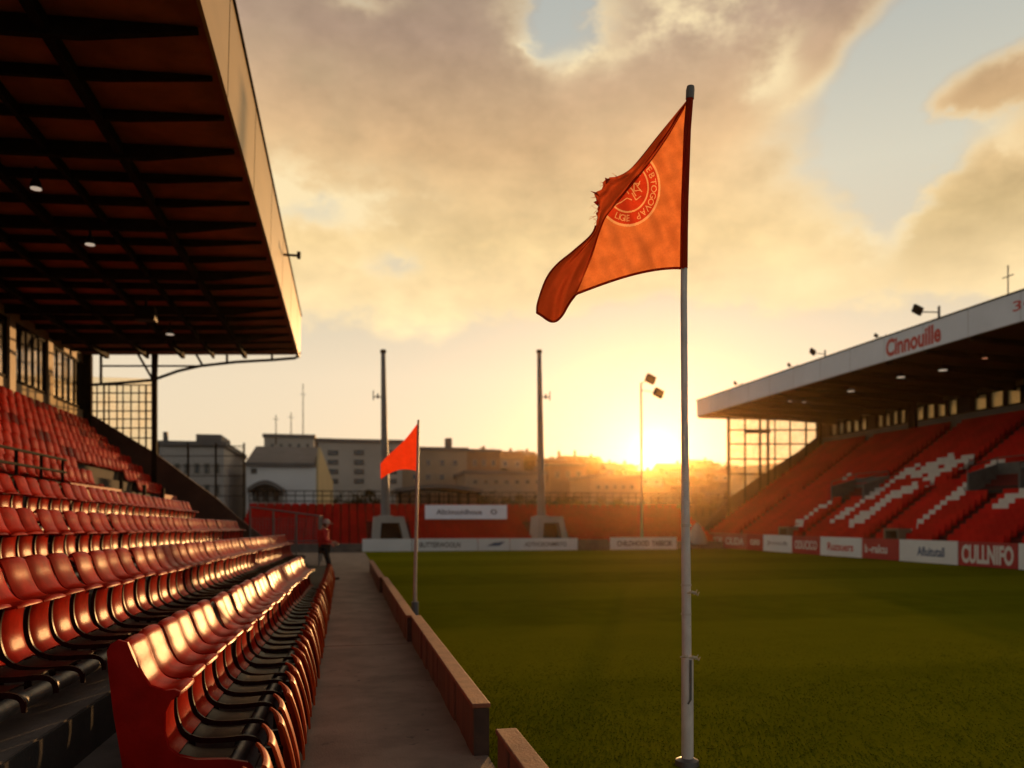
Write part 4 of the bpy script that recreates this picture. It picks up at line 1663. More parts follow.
board('advert_board', 'white board with bold lettering below the setting sun, far goal line', fb(610), fb(677), 0.02, 0.72, M_bwhite, [('CHILDHOOD', .34, .48), ('TABECIK', .78, .32)], M_lgrey, gF, (0, -1, 0), hfrac=.45, bold=.03)
MB().box(fb(579)[0], fb(609)[0], 43.75, 43.9, 0, 0.62).build('front_wall', M_conc, far)
# banner lying on the far seats
q0, q1 = at(425, 519, Y=48.6), at(507, 519, Y=48.6)
q2, q3 = at(507, 505, Y=49.6), at(425, 505, Y=49.6)
bn = thing('seat_banner', 'white banner with dark lettering spread over the red far seats', 'banner', (q0 + q1) / 2)
up = (q3 - q0).normalized()
rt = (q1 - q0).normalized()
nr = rt.cross(up)
MB().prism([q0, q1, q2, q3], -nr * 0.03).build('cloth', M_bwhite, bn)
cc = (q0 + q1 + q2 + q3) / 4
lettering('Aliciouuidhoue', M_lgrey, bn, cc - rt * 0.45 + nr * 0.004, rt, up, (q1 - q0).length * 0.56, 0.5, .02)
lettering('O', M_lgrey, bn, cc + rt * ((q1 - q0).length * .34) + nr * 0.004, rt, up, 0.42, 0.5, .04)

# pale covered cone-shaped thing by the far corner
cv = at(697, 545, Y=45.2)
cvr = thing('covered_cart', 'small pale sheeted cart at the far right corner beside the flagpole', 'cart', (cv.x, cv.y, 0))
rows = []
for k, (r, z) in enumerate(((0.62, 0.25), (0.60, 0.5), (0.46, 0.9), (0.22, 1.35), (0.05, 1.55))):
    rows.append([(cv.x + r * (1 + .08 * math.sin(5 * q)) * math.cos(q), cv.y + r * math.sin(q), z) for q in np.linspace(0, 2 * math.pi, 17)])
MB().grid(rows).build('cover', M_rough, cvr, smooth=True)
wh = MB()
for s in (-.4, .4):
    wh.tube([(cv.x + s, cv.y - .1, .2), (cv.x + s, cv.y + .1, .2)], 0.2, 14)
wh.build('wheel', M_black, cvr)
MB().box(cv.x - .5, cv.x + .5, cv.y - .4, cv.y + .4, .2, .28).build('bed', M_dark_steel, cvr)

# slim floodlight beside the sun
fp0 = at(642, 545, Y=44.2)
fp0.z = 0
fld = thing('floodlight', 'slim floodlight pole with two dark lamp heads next to the setting sun', 'floodlight', fp0)
ft = at(641, 383, Y=44.2)
MB().tube([fp0, ft], [0.09, 0.055], 10).build('pole', M_mast, fld, smooth=True)
MB().bar(ft, at(650, 380, Y=44.2), 0.05).build('arm', M_mast, fld)
MB().bar(at(641, 390, Y=44.2), at(658, 393, Y=44.2), 0.04).build('arm', M_mast, fld)
for (px, py) in ((650.5, 379), (658.5, 393)):
    c = at(px, py, Y=44.2)
    h = MB()
    h.box(-0.30, 0.30, -0.12, 0.12, -0.24, 0.24, 0.03)
    bmesh.ops.transform(h.bm, matrix=Matrix.Translation(c) @ Matrix.Rotation(R(25), 4, 'Y') @ Matrix.Rotation(R(-18), 4, 'X'), verts=h.bm.verts[:])
    h.build('lamp_head', M_dark_steel, fld)


# ------------------------------------------------------------------ right grandstand
RX0, RX1, RZ0, RZ1 = 23.4, 32.0, 0.95, 7.0
RY0, RY1 = 2.0, 49.4
rs = thing('grandstand', 'large grandstand of red and white seats under a white edged roof, right side', 'grandstand', (27, RY1, 0))
NR = 30
stp = MB()
for i in range(NR):
    x0 = RX0 + (RX1 - RX0) * i / NR
    z = RZ0 + (RZ1 - RZ0) * i / NR
    stp.box(x0, x0 + (RX1 - RX0) / NR, RY0, RY1, -0.1, z - 0.3)
stp.build('terrace', mat('red_steps', (0.17, 0.014, 0.012), 0.85, var=0.25, vscale=0.8), rs)
MB().box(RX0 - 0.35, RX0 - 0.15, RY0, RY1, -0.1, RZ0 - 0.05).build('front_wall', mat('maroon_wall', (0.12, 0.02, 0.016), 0.85, var=0.2), rs)


def rowxz(i):
    return RX0 + (RX1 - RX0) * (i + 0.5) / NR, RZ0 + (RZ1 - RZ0) * i / NR - 0.29


def on_slope(px, py):
    """photo pixel -> (row, y) on the seat slope"""
    a, b = (px - 512) / F, (HZ - py) / F
    v = Vector((a * CS + SN, -a * SN + CS, b))
    # z = RZ0 + (x-RX0)*k
    k = (RZ1 - RZ0) / (RX1 - RX0)
    s = (RZ0 - H - RX0 * k) / (v.z - v.x * k)
    p = v * s
    return (p.x - RX0) / (RX1 - RX0) * NR, p.y


STROKES = [((788, 529), (826, 505), 1.0), ((831, 523), (911, 470), 1.3), ((856, 522), (883, 503), 2.2), ((891, 497), (907, 491), 2.2), ((919, 474), (938, 464), 2.6),
           ((932, 477), (960, 462), 2.0), ((917, 524), (993, 466), 1.5), ((1004, 503), (1024, 494), 2.2), ((843, 481), (851, 475), 1.0)]
SW = [(on_slope(*a), on_slope(*b), w * 0.23) for a, b, w in STROKES]


def is_white(r, y):
    for (r0, y0), (r1, y1), w in SW:
        dx, dy = (r1 - r0) * 0.35, y1 - y0
        L2 = dx * dx + dy * dy
        t = max(0, min(1, ((r - r0) * 0.35 * dx + (y - y0) * dy) / L2))
        if math.hypot((r - r0) * 0.35 - dx * t, y - y0 - dy * t) < w:
            return True
    return False


AISLE_LO = [at(737, 533, X=RX0).y, at(801, 534, X=RX0).y, at(866, 536, X=RX0).y, at(936, 540, X=RX0).y, 24.6, 20.6, 16.5, 12.4, 8.4]
AISLE_HI = [y + (-1.0) for y in AISLE_LO]
VOMS = [(on_slope(856, 492), 1.0), (on_slope(1004, 480), 1.2)]
VOM2 = [at(785, 531, X=RX0).y, at(893, 535, X=RX0).y]
rsm = MB()
for i in range(NR):
    x, z = rowxz(i)
    for y in np.arange(RY0 + 0.3, RY1 - 0.3, 0.40):
        al_ = AISLE_LO if i < 13 else AISLE_HI
        if any(abs(y - q) < 0.36 for q in al_):
            continue
        if any(abs(y - v[1]) < 1.5 and v[0] - 2.2 < i < v[0] + 3.2 for v, _ in VOMS):
            continue
        if i < 3 and any(abs(y - q) < 0.6 for q in VOM2):
            continue
        seat_shape(rsm.bm, x, y, z, -1, 0, 1 if is_white(i, y) else 0, 0.385)
tag(rsm.build('grandstand_seats', [M_redfar, M_white_seat]), 'red seats with white letter pattern filling the right stand', 'seats', kind='stuff')
for i in range(2):
    (rw, yv), _ = VOMS[i]
    x = RX0 + (RX1 - RX0) * rw / NR
    z = RZ0 + (RZ1 - RZ0) * rw / NR
    w = MB()
    for s in (-1.4, 1.3):
        w.prism([(x - 0.55, yv + s, z - 0.9), (x + 0.9, yv + s, z - 0.4), (x + 0.9, yv + s, z + 0.75), (x - 0.55, yv + s, z + 0.35)], (0, 0.12, 0))
    w.box(x + 0.9, x + 1.02, yv - 1.4, yv + 1.42, z - 0.4, z + 0.8)
    vm = w.build('stair_entrance', mat('grey_blockwork', (0.13, 0.135, 0.13), 0.85, var=0.2), rs)
    MB().prism([(x - 0.5, yv - 1.27, z - 0.55), (x - 0.5, yv + 1.29, z - 0.55), (x + 0.89, yv + 1.29, z + 0.02), (x + 0.89, yv - 1.27, z + 0.02)], (0, 0, 0.01)).build('shade_sheet', M_wallin, vm)  # dark sheet over the steps, painted as the shade of the stairwell
    r = MB()
    for s in (-1.34, 1.36):
        r.tube([(x - 0.55, yv + s, z + 0.6), (x + 0.95, yv + s, z + 1.05)], 0.025, 6)
        r.tube([(x - 0.55, yv + s, z + 0.3), (x - 0.55, yv + s, z + 0.6)], 0.025, 6)
        r.tube([(x + 0.95, yv + s, z + 0.7), (x + 0.95, yv + s, z + 1.05)], 0.025, 6)
    r.tube([(x + 0.95, yv - 1.34, z + 1.05), (x + 0.95, yv + 1.36, z + 1.05)], 0.025, 6)
    r.build('rail', M_steel, vm, smooth=True)
for q in VOM2:
    g = MB()
    g.box(RX0 - 0.1, RX0 + 0.5, q - 0.5, q - 0.38, 0, 1.35)
    g.box(RX0 - 0.1, RX0 + 0.5, q + 0.38, q + 0.5, 0, 1.35)
    g.box(RX0 - 0.1, RX0 + 0.5, q - 0.379, q + 0.379, 1.25, 1.35)
    bmesh.ops.remove_doubles(g.bm, verts=g.bm.verts[:], dist=0.003)
    e = g.build('gate_opening', mat('tan_block', (0.25, 0.2, 0.13), 0.85), rs)
    MB().box(RX0 + 0.44, RX0 + 0.49, q - 0.37, q + 0.37, 0.4, 1.24).build('shade_sheet', M_wallin, e)  # dark slab behind the gate, standing in for the shade within
for q in AISLE_LO:
    b, b2 = MB(), MB()
    for i in range(NR):
        x = RX0 + (RX1 - RX0) * i / NR
        z = RZ0 + (RZ1 - RZ0) * i / NR
        qq = q if i < 13 else q - 1.0
        (b if i < 13 else b2).box(x, x + (RX1 - RX0) / NR, qq - 0.34, qq + 0.34, z - 0.302, z - 0.285)
    for bb in (b, b2):
        bb.build('aisle', mat('aisle_concrete', (0.05, 0.035, 0.03), 0.9, var=0.2), rs)

# roof and fascia
RFX, RFB, RFT = 23.0, 8.62, 9.68
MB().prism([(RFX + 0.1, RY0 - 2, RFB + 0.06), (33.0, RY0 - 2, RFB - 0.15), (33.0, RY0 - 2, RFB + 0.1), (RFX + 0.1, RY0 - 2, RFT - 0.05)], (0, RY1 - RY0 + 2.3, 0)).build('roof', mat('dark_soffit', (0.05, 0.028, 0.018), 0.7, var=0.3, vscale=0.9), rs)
rfa = MB().box(RFX, RFX + 0.1, RY0 - 2, RY1 + 0.4, RFB, RFT, 0.02).build('fascia', M_fwhite, rs)
MB().box(RFX + 0.1, 33.0, RY1 + 0.31, RY1 + 0.4, RFB - 0.1, RFB + 0.45).build('end_fascia', mat('tan_fascia', (0.34, 0.27, 0.2), 0.6), rfa)
MB().box(RFX - 0.03, RFX + 0.13, RY0 - 2, RY1 + 0.42, RFT, RFT + 0.05).build('capping', M_dark_steel, rfa)
sm = MB()
for yy in np.arange(RY0, RY1, 2.4):
    sm = MB()
    sm.box(RFX - 0.004, RFX - 0.001, yy, yy + 0.025, RFB + 0.02, RFT - 0.01)
    sm.build('seam', mat('seam_grey', (0.45, 0.46, 0.5), 0.5), rfa)
for yy in np.arange(RY0, RY1, 2.4):
    MB().prism([(RFX + 0.2, yy, RFB + 0.05), (32.6, yy, RFB - 0.16), (32.6, yy, RFB - 0.6), (RFX + 0.2, yy, RFB - 0.12)], (0, 0.14, 0)).build('rafter', M_dark_steel, rs)
ya, yb = at(886, 350, X=RFX).y, at(941, 340, X=RFX).y
lettering('Cinnouille', M_lred, rs, (RFX - 0.004, (ya + yb) / 2, (RFB + RFT) / 2), (0, -1, 0), (0, 0, 1), ya - yb, 0.78, 0.035)
ya = at(1013, 310, X=RFX).y
lettering('3Ciel', M_lred, rs, (RFX - 0.004, ya - 0.95, (RFB + RFT) / 2 + 0.06), (0, -1, 0), (0, 0, 1), 1.9, 0.36, 0.01)
# back wall with windows
MB().box(32.05, 32.3, RY0, RY1, 0, 7.35).box(32.05, 32.3, RY0, RY1, 8.25, 8.5).build('back_wall', M_wallr, rs)
wins = [(830, 867, 5), (876, 906, 4), (914, 958, 4), (972, 1022, 3)]
def back_win(y0, y1, n):
    f = MB()
    f.box(32.0, 32.2, y1, y0, 7.35, 7.42)
    f.box(32.0, 32.2, y1, y0, 8.18, 8.25)
    w = (y0 - y1) / n
    for i in range(n + 1):
        f.box(32.0, 32.2, y1 + i * w - 0.12, y1 + i * w + 0.12, 7.42, 8.18)
    fr = f.build('window', M_dark_steel, rs)
    MB().box(32.1, 32.12, y1 + 0.02, y0 - 0.02, 7.42, 8.18).build('pane', G_warm, fr)
edges = []
for a, b, n in wins:
    y0, y1 = at(a, 400, X=32.0).y, at(b, 400, X=32.0).y
    back_win(y0, y1, n)
    edges.append((y0, y1))
y0 = edges[-1][1] - 0.8
for k in range(3):
    back_win(y0, y0 - 3.6, 4)
    edges.append((y0, y0 - 3.6))
    y0 -= 4.6
prev = RY1
for y0, y1 in edges:
    MB().box(32.0, 32.16, y0 + 0.02, prev, 7.35, 8.25).build('pier', mat('dark_pier', (0.05, 0.04, 0.03), 0.8), rs)
    prev = y1 - 0.02
MB().box(31.9, 32.04, edges[1][1] - 0.9, edges[1][1] - 0.3, 7.0, 8.5).build('pier', M_dark_steel, rs)
# end screen of the right stand
ry = RY1 + 0.1
ep = lambda px, py: at(px, py, Y=ry)
es = MB()
for px, w in ((728.5, 0.16), (745, 0.10), (760, 0.12), (768, 0.14), (775, 0.07), (790, 0.08), (806, 0.10), (823, 0.12)):
    x = ep(px, 430).x
    zb = 2.6 + (x - 25) * 0.62
    es.bar((x, ry, max(0.5, zb - 0.8)), (x, ry, RFB), w)
for py in (416, 430, 444, 459, 474):
    es.bar(ep(728, py), ep(min(824, 728 + (500 - py) * 1.45), py), 0.09)
es.bar(ep(745, 432), ep(770, 432), 0.16)
scr = es.build('end_screen', M_dark_steel, rs)
MB().prism([(ep(728, 430).x, ry + 0.08, 1.8), (32.0, ry + 0.08, 5.8), (32.0, ry + 0.08, RFB - 0.02), (ep(728, 430).x, ry + 0.08, RFB - 0.02)], (0, 0.012, 0)).build('pane', G_screen, scr)
MB().box(31.75, 32.05, ry - 0.1, ry + 0.2, 6.0, RFB).build('post', M_dark_steel, rs)
poly = [ep(690, 545), ep(699, 533), ep(730, 497), ep(764, 474), ep(800, 451), ep(845, 415)]
poly = [Vector(p) for p in poly] + [Vector((ep(845, 415).x, ry, -0.1)), Vector((ep(690, 545).x, ry, -0.1))]
MB().prism(poly, (0, 0.2, 0)).build('end_wall', mat('dark_parapet', (0.08, 0.045, 0.03), 0.85, var=0.2), rs)
# lamps under the right roof, things on the roof
for (px, py, lab, m) in ((901, 377, 'round white lamp under the right roof, largest of the row', L_warm), (943, 370, 'round pale lamp under the right roof, right of the largest one', L_warm),
                         (985, 358, 'orange lamp under the right roof, nearest the right edge of the photo', L_orange), (804, 402, 'white lamp under the right roof, close to the end screen', L_warm),
                         (790, 401, 'dim lamp under the right roof, left of the lamp near the end screen', L_warm), (851, 391, 'dim lamp under the right roof, between the largest lamp and the end screen', L_warm)):
    p = at(px, py, X=24.8)
    downlight(Vector((p.x, p.y, p.z)), lab, m, 0.10 if 'largest' not in lab else 0.17, drop=max(0.2, 8.5 - p.z))


def roof_flood(px, py, lab, s=1.0):
    b = at(px, py, X=RFX + 0.4)
    b.z = RFT - 0.1
    t = thing('roof_floodlight', lab, 'floodlight', b, 'floodlights on the right roof')
    MB().tube([b, b + Vector((0, 0, 0.75 * s))], 0.05 * s, 8).build('stem', M_mast, t)
    MB().bar(b + Vector((0, 0, 0.5 * s)), b + Vector((-0.1, 0.95 * s, 0.75 * s)), 0.05 * s).build('arm', M_mast, t)
    h = MB()
    h.box(-0.07, 0.07, -0.27, 0.27, -0.17, 0.17, 0.025)
    bmesh.ops.transform(h.bm, matrix=Matrix.Translation(b + Vector((-0.15, 1.05 * s, 0.86 * s))) @ Matrix.Rotation(R(32), 4, 'X') @ Matrix.Scale(s, 4), verts=h.bm.verts[:])
    h.build('lamp_head', M_dark_steel, t)


roof_flood(939, 318, 'large floodlight on the right roof above the red lettering')
roof_flood(886, 337, 'tiny bent spotlight on the right roof just left of the red lettering', 0.45)
roof_flood(825, 357, 'spotlight on the right roof, second from its far end', 0.8)
roof_flood(797, 366, 'short spotlight on the right roof beside the second one from its far end', 0.5)
roof_flood(742, 384, 'small spotlight on the right roof at its far end', 0.55)
b = at(1008, 297, X=RFX + 0.6)
an = thing('roof_antenna', 'thin antenna rod on the right roof near the right edge of the photo', 'antenna', b)
MB().tube([Vector((b.x, b.y, RFT - 0.2)), Vector((b.x, b.y, RFT + 1.3))], 0.025, 6).build('rod', M_mast, an)
MB().bar(Vector((b.x, b.y - .25, RFT + 0.9)), Vector((b.x, b.y + .25, RFT + 0.9)), 0.03).build('cross_bar', M_mast, an)

# boards along the right touchline
HX = 22.5
def hb(px):
    return (HX, at(px, 552, X=HX).y, 0)
gR = 'advertising boards along the right touchline'
for (a, b, m, words, lm, lab, hf, bd) in (
        (690, 708, M_bpink, [], M_lwhite, 'short faded pink board at the far right corner', .4, 0),
        (708, 747, M_bpink, [('MOR', .25, .3), ('CILIDA', .7, .45)], M_lwhite, 'faded red and white board with pale lettering, second from the far corner', .5, .02),
        (747, 763, M_bred, [('cuno', .5, .6)], M_lwhite, 'narrow red board with one short white word, far half of the right touchline', .35, .02),
        (763, 792, M_bwhite, [('Jiccuccds', .5, .7)], M_lgrey, 'white board with grey script between two red boards', .32, .0),
        (792, 820, M_bred, [('ODUCICO', .5, .8)], M_lwhite, 'red board with wide pale block letters filling it', .5, .02),
        (820, 862, M_bwhite, [('Ruzsuers', .5, .62)], M_lred, 'white board with red lettering in the middle of the right touchline', .42, .02),
        (862, 899, M_bred, [('b', .12, .08), ('-ralcu', .45, .5)], M_lwhite, 'red board with small white lettering and a white mark at its left', .42, .03),
        (899, 958, M_bwhite, [('Afluitutall', .56, .46)], M_lblue, 'long white board with blue lettering', .42, .02),
        (958, 1018, M_bred, [('CULLNIFO', .50, .88)], M_lwhite, 'long red board with huge white capitals', .78, .04),
        (1018, 1085, M_bwhite, [('Reliute', .5, .5)], M_lblue, 'white board cut off by the right edge of the photo', .42, .02)):
    board('advert_board', lab, hb(a), hb(b), 0.03, 0.92, m, words, lm, gR, (-1, 0, 0), hfrac=hf, bold=bd)


# ------------------------------------------------------------------ town behind
M_apt = mat('apartment_render', (0.50, 0.44, 0.38), 0.85, var=0.12, vscale=0.2)
M_grey = mat('grey_render', (0.55, 0.50, 0.46), 0.85, var=0.15, vscale=0.2)
M_whse = mat('warehouse_white', (0.85, 0.84, 0.84), 0.8, var=0.08, vscale=0.2)
M_slate = mat('slate_roof', (0.15, 0.14, 0.135), 0.7, var=0.2, vscale=0.5)
M_tile = mat('tile_roof', (0.20, 0.09, 0.05), 0.8, var=0.25, vscale=0.6)
M_brick = mat('warm_brick', (0.28, 0.16, 0.10), 0.85, var=0.2, vscale=0.4)
M_cream = mat('cream_render', (0.36, 0.28, 0.20), 0.85, var=0.1, vscale=0.3)
M_gable = mat('sunlit_gable', (0.62, 0.46, 0.24), 0.8, var=0.08, vscale=0.3)  # low sun's gold put into the colour of the white building's gable


def windows(t, y, px0, px1, py0, py1, nx, ny, fw=0.6, fh=0.6, m=None):
    for i in range(nx):
        for j in range(ny):
            a = px0 + (px1 - px0) * (i + 0.5 - fw / 2) / nx
            b = px0 + (px1 - px0) * (i + 0.5 + fw / 2) / nx
            c = py0 + (py1 - py0) * (j + 0.5 - fh / 2) / ny
            d = py0 + (py1 - py0) * (j + 0.5 + fh / 2) / ny
            p, q = at(a, d, Y=y), at(b, c, Y=y)
            fr = MB()
            fr.box(p.x, q.x, y - 0.08, y - 0.004, p.z, q.z)
            f = fr.build('window', m or M_wallr, t)
            MB().box(p.x + .1, q.x - .1, y - 0.10, y - 0.083, p.z + .1, q.z - .1).build('pane', G_dark, f)


def block(label, px0, px1, py0, y, depth, m, wins=(), parapet=None, cat='building'):
    p, q = at(px0, py0, Y=y), at(px1, py0, Y=y)
    t = thing('town_building', label, cat, ((p.x + q.x) / 2, y, 0))
    z0 = min(0, hill(p.x, y)) - 0.3
    MB().box(p.x, q.x, y, y + depth, z0, p.z).build('wall', m, t)
    MB().box(p.x - .2, q.x + .2, y - .2, y + depth + .2, p.z + .003, p.z + .45).build('roof', parapet or M_slate, t)
    for w in wins:
        windows(t, y, *w)
    return t, p, q


t, p, q = block('long grey flat roofed building with a raised roof box beyond the left stand', 157, 224, 446, 70, 14, M_grey, [(162, 222, 458, 500, 6, 2, .55, .5)])
a, b = at(196, 434, Y=76), at(221, 446, Y=76)
MB().box(a.x, b.x, 76, 82, a.z - 3, a.z).build('roof_box', M_slate, t)
a = at(163, 434, Y=74)
MB().box(a.x, a.x + .35, 74, 74.4, a.z - 2, a.z + .2).build('chimney', M_slate, t)
gm = MB()
for px in (158, 188, 216, 244):
    gm.bar(at(px, 443, Y=64), Vector((at(px, 443, Y=64).x, 64, 0)), 0.14)
for py in (446, 456, 466, 476, 486, 496):
    gm.bar(at(157, py, Y=64), at(244, py, Y=64), 0.06)
for px in np.arange(157, 245, 2.3):
    gm.bar(at(px, 446, Y=64), Vector((at(px, 446, Y=64).x, 64, 0)), 0.025)
nf = gm.build('ball_net_fence', M_dark_steel, loc=(at(200, 450, Y=64).x, 64, 0))
tag(nf, 'tall dark net fence in front of the grey building beyond the left stand', 'fence')

# white warehouse with a sunlit gable
y = 72
a, b = at(246, 466, Y=y), at(316, 466, Y=y)
wt = thing('warehouse', 'white warehouse with slate roof and a sunlit golden gable end', 'warehouse', ((a.x + b.x) / 2, y, 0))
dp = 16
rz = at(300, 450, Y=y + dp / 2).z
MB().box(a.x, b.x, y, y + dp, -.2, a.z).build('wall', M_whse, wt)
gx = b.x + 0.004
ge = at(331, 470, Y=y + 9).x
gp = lambda k, z: (gx + (ge - gx) * k, y + 9 * k, z)
MB().prism([gp(0, -.2), gp(1, -.2), gp(1, at(331, 482, Y=y + 9).z), gp(.12, rz - .3), gp(0, a.z)], (0.2, -.03, 0)).build('gable', M_gable, wt)
r = MB()
r.prism([(a.x, y - .4, a.z), (a.x, y + dp / 2, rz), (a.x, y + dp / 2, rz + .3), (a.x, y - .4, a.z + .3)], (b.x - a.x - .1, 0, 0))
r.prism([(a.x, y + dp + .4, a.z), (a.x, y + dp + .4, a.z + .3), (a.x, y + dp / 2 + .002, rz + .3), (a.x, y + dp / 2 + .002, rz)], (b.x - a.x - .1, 0, 0))
r.build('roof', M_slate, wt)
pa, pb = at(247, 505, Y=y - 3), at(283, 505, Y=y - 3)
n = 12
arc = [Vector((pa.x + (pb.x - pa.x) * k / n, y - 3, at(260, 488, Y=y - 3).z + (at(260, 480, Y=y - 3).z - at(260, 488, Y=y - 3).z) * math.sin(math.pi * k / n))) for k in range(n + 1)]
MB().prism(arc + [v - Vector((0, 0, .35)) for v in arc[::-1]], (0, 2.9, 0)).build('porch_roof', M_slate, wt)
MB().box(pa.x + .2, pb.x - .2, y - .3, y - .05, 0, at(260, 488, Y=y).z - .1).build('porch', M_grey, wt)
windows(wt, y - .31, 250, 281, 490, 502, 3, 1, .5, .9, M_wallin)
windows(wt, y, 250, 258, 468, 474, 1, 1, .7, .8, M_wallin)

block('pale grey block behind the warehouse roof', 264, 314, 437, 112, 12, M_apt, [(268, 312, 441, 452, 5, 1, .4, .5)])
block('brown stepped building between the pale block and the apartments', 306, 330, 441, 118, 12, M_brick)
t, p, q = block('long apartment block with recessed balconies behind the left mast', 318, 402, 442, 100, 14, M_apt,
                [(326, 340, 448, 486, 1, 4, .75, .5, M_wallin), (352, 366, 448, 486, 1, 4, .7, .5, M_wallin), (384, 400, 448, 486, 1, 4, .6, .5, M_wallin)])
t, p, q = block('pale apartment block with a tall chimney right of the small red flag', 402, 467, 450, 102, 12, M_cream, [(408, 462, 456, 484, 4, 2, .42, .45)])
a, b = at(446, 438, Y=103), at(452, 450, Y=103)
MB().box(a.x, b.x, 103, 104.5, b.z - .5, a.z).build('chimney', M_slate, t)
block('brick building with flat roof left of the right mast', 467, 500, 452, 120, 12, M_brick, [(470, 498, 456, 470, 3, 1, .5, .5)])
block('long low white building with dark windows behind the far stand', 466, 545, 474, 92, 8, M_cream, [(470, 543, 477, 487, 7, 1, .5, .5)])
block('small terracotta block on the hillside right of the right mast', 549, 586, 466, 128, 10, M_brick, [(552, 584, 469, 480, 3, 1, .45, .6)])
block('low buff building just left of the sun, behind the far stand', 590, 640, 478, 96, 9, M_cream, [(594, 636, 482, 492, 5, 1, .5, .5)])

# dark canopy roofed shed behind the far stand
y = 60
a, b = at(400, 497, Y=y), at(478, 497, Y=y)
cn = thing('canopy_shed', 'long dark shed with a shallow curved roof just behind the far stand', 'shed', ((a.x + b.x) / 2, y, 0))
n = 14
z0, z1 = at(440, 489, Y=y).z, at(440, 484, Y=y).z
arc = [Vector((a.x - .4 + (b.x - a.x + .8) * k / n, y, z0 + (z1 - z0) * math.sin(math.pi * k / n))) for k in range(n + 1)]
MB().prism(arc + [v - Vector((0, 0, .3)) for v in arc[::-1]], (0, 6, 0)).build('roof', M_slate, cn)
MB().box(a.x, b.x, y + .6, y + 5.5, 0, z0 - .3).build('wall', M_brick, cn)
for k in range(9):
    x = a.x + (b.x - a.x) * k / 8
    MB().box(x - .08, x + .08, y + .1, y + .26, 0, z0 - .302).build('post', M_dark_steel, cn)

for (px, py, Y, h, lab) in ((303, 437, 116, 7.5, 'tallest thin roof mast above the pale block, left of the left lighting mast'), (276, 437, 112, 3, 'short roof mast on the pale block behind the warehouse'),
                            (291, 437, 114, 3.4, 'medium roof mast just left of the tallest thin one')):
    p = at(px, py, Y=Y)
    t = thing('roof_mast', lab, 'antenna', p, 'roof masts in the town')
    MB().tube([p + Vector((0, 0, -1)), p + Vector((0, 0, h))], [0.08, 0.05], 6).build('rod', M_dark_steel, t)
    MB().bar(p + Vector((-.4, 0, h * .8)), p + Vector((.4, 0, h * .8)), .06).build('cross_bar', M_dark_steel, t)


def hill_pt(px, py):
    a, b = (px - 512) / F, (HZ - py) / F
    v = Vector((a * CS + SN, -a * SN + CS, b))
    k = 100.0
    while k < 420:
        p = Vector((0, 0, H)) + v * k
        if hill(p.x, p.y) >= p.z:
            return p
        k += 0.5
    p = Vector((0, 0, H)) + v * 285
    p.z = hill(p.x, p.y)
    return p


def house(px, py, w, h, roofm, wallm, label, flat=False):
    p = hill_pt(px, py)
    t = thing('hillside_house', label, 'house', p, 'houses on the far hillside')
    x0, x1, y0, y1, z0 = p.x - w / 2, p.x + w / 2, p.y, p.y + w * .8, p.z - 2.0
    z1 = p.z + h
    MB().box(x0, x1, y0, y1, z0, z1).build('wall', wallm, t)
    r = MB()
    if flat:
        r.box(x0 - .2, x1 + .2, y0 - .2, y1 + .2, z1 + .003, z1 + .4)
    else:
        ym = (y0 + y1) / 2
        r.prism([(x0 - .3, y0 - .3, z1 + .003), (x0 - .3, y1 + .3, z1 + .003), (x0 - .3, ym, z1 + w * .22)], (w + .6, 0, 0))
    rr = r.build('roof', roofm, t)
    MB().box(p.x + w * .2, p.x + w * .2 + .7, (y0 + y1) / 2 - .3, (y0 + y1) / 2 + .4, z1, z1 + w * .22 + .9).build('chimney', M_brick, rr)
    n = 3 if w > 8 else 2
    for i in range(n):
        cx = x0 + w * (i + .5) / n
        f = MB().box(cx - .6, cx + .6, y0 - .08, y0 - .004, p.z + h * .3, p.z + h * .75).build('window', M_white, t)
        MB().box(cx - .5, cx + .5, y0 - .1, y0 - .083, p.z + h * .34, p.z + h * .71).build('pane', G_dark, f)


for hs in ((478, 466, 10, 3.2, M_tile, M_brick, 'brick house with tiled roof on the skyline, left of the right mast', False), (505, 470, 11, 3.4, M_tile, M_cream, 'cream house with tiled roof just below the skyline, left of the right mast', False),
           (523, 465, 9, 2.6, M_slate, M_brick, 'dark roofed brick house on the skyline touching the right mast', False), (555, 468, 10, 2.6, M_slate, M_apt, 'grey house with slate roof on the skyline, right of the right mast', True),
           (572, 465, 8, 3.4, M_slate, M_brick, 'narrow dark house on the skyline with a boxy outline', True), (588, 466, 11, 3.0, M_tile, M_cream, 'cream house with tiled roof below the skyline, halfway to the sun', False),
           (607, 470, 9, 2.6, M_tile, M_brick, 'brick house with tiled roof lower on the hill, left of the sun', False), (565, 478, 11, 2.8, M_tile, M_cream, 'wide cream house low on the hill right of the right mast', False),
           (622, 478, 9, 2.4, M_slate, M_apt, 'grey slate house low on the hill under the sun', False), (676, 478, 10, 2.8, M_tile, M_cream, 'cream house with tiled roof low on the hill, right of the sun', False),
           (704, 472, 9, 2.8, M_slate, M_brick, 'slate house halfway up the hill beside the right roof', False), (716, 482, 9, 2.4, M_tile, M_cream, 'small cream house low on the hill beside the right end screen', False),
           (690, 486, 9, 2.4, M_slate, M_brick, 'brick house at the foot of the hill just behind the flagpole', False), (645, 486, 10, 2.2, M_tile, M_apt, 'grey house at the foot of the hill directly under the sun', False)):
    house(*hs)

# trees: branching trunk and leaf clumps; four kinds, copied
LEAF = [leaf_mat('leaf_dark', (0.030, 0.034, 0.012)), leaf_mat('leaf_olive', (0.045, 0.042, 0.014)), leaf_mat('leaf_brown', (0.075, 0.055, 0.025))]
M_bark = mat('bark', (0.07, 0.05, 0.035), 0.9, var=0.3, vscale=3, bump=0.3)


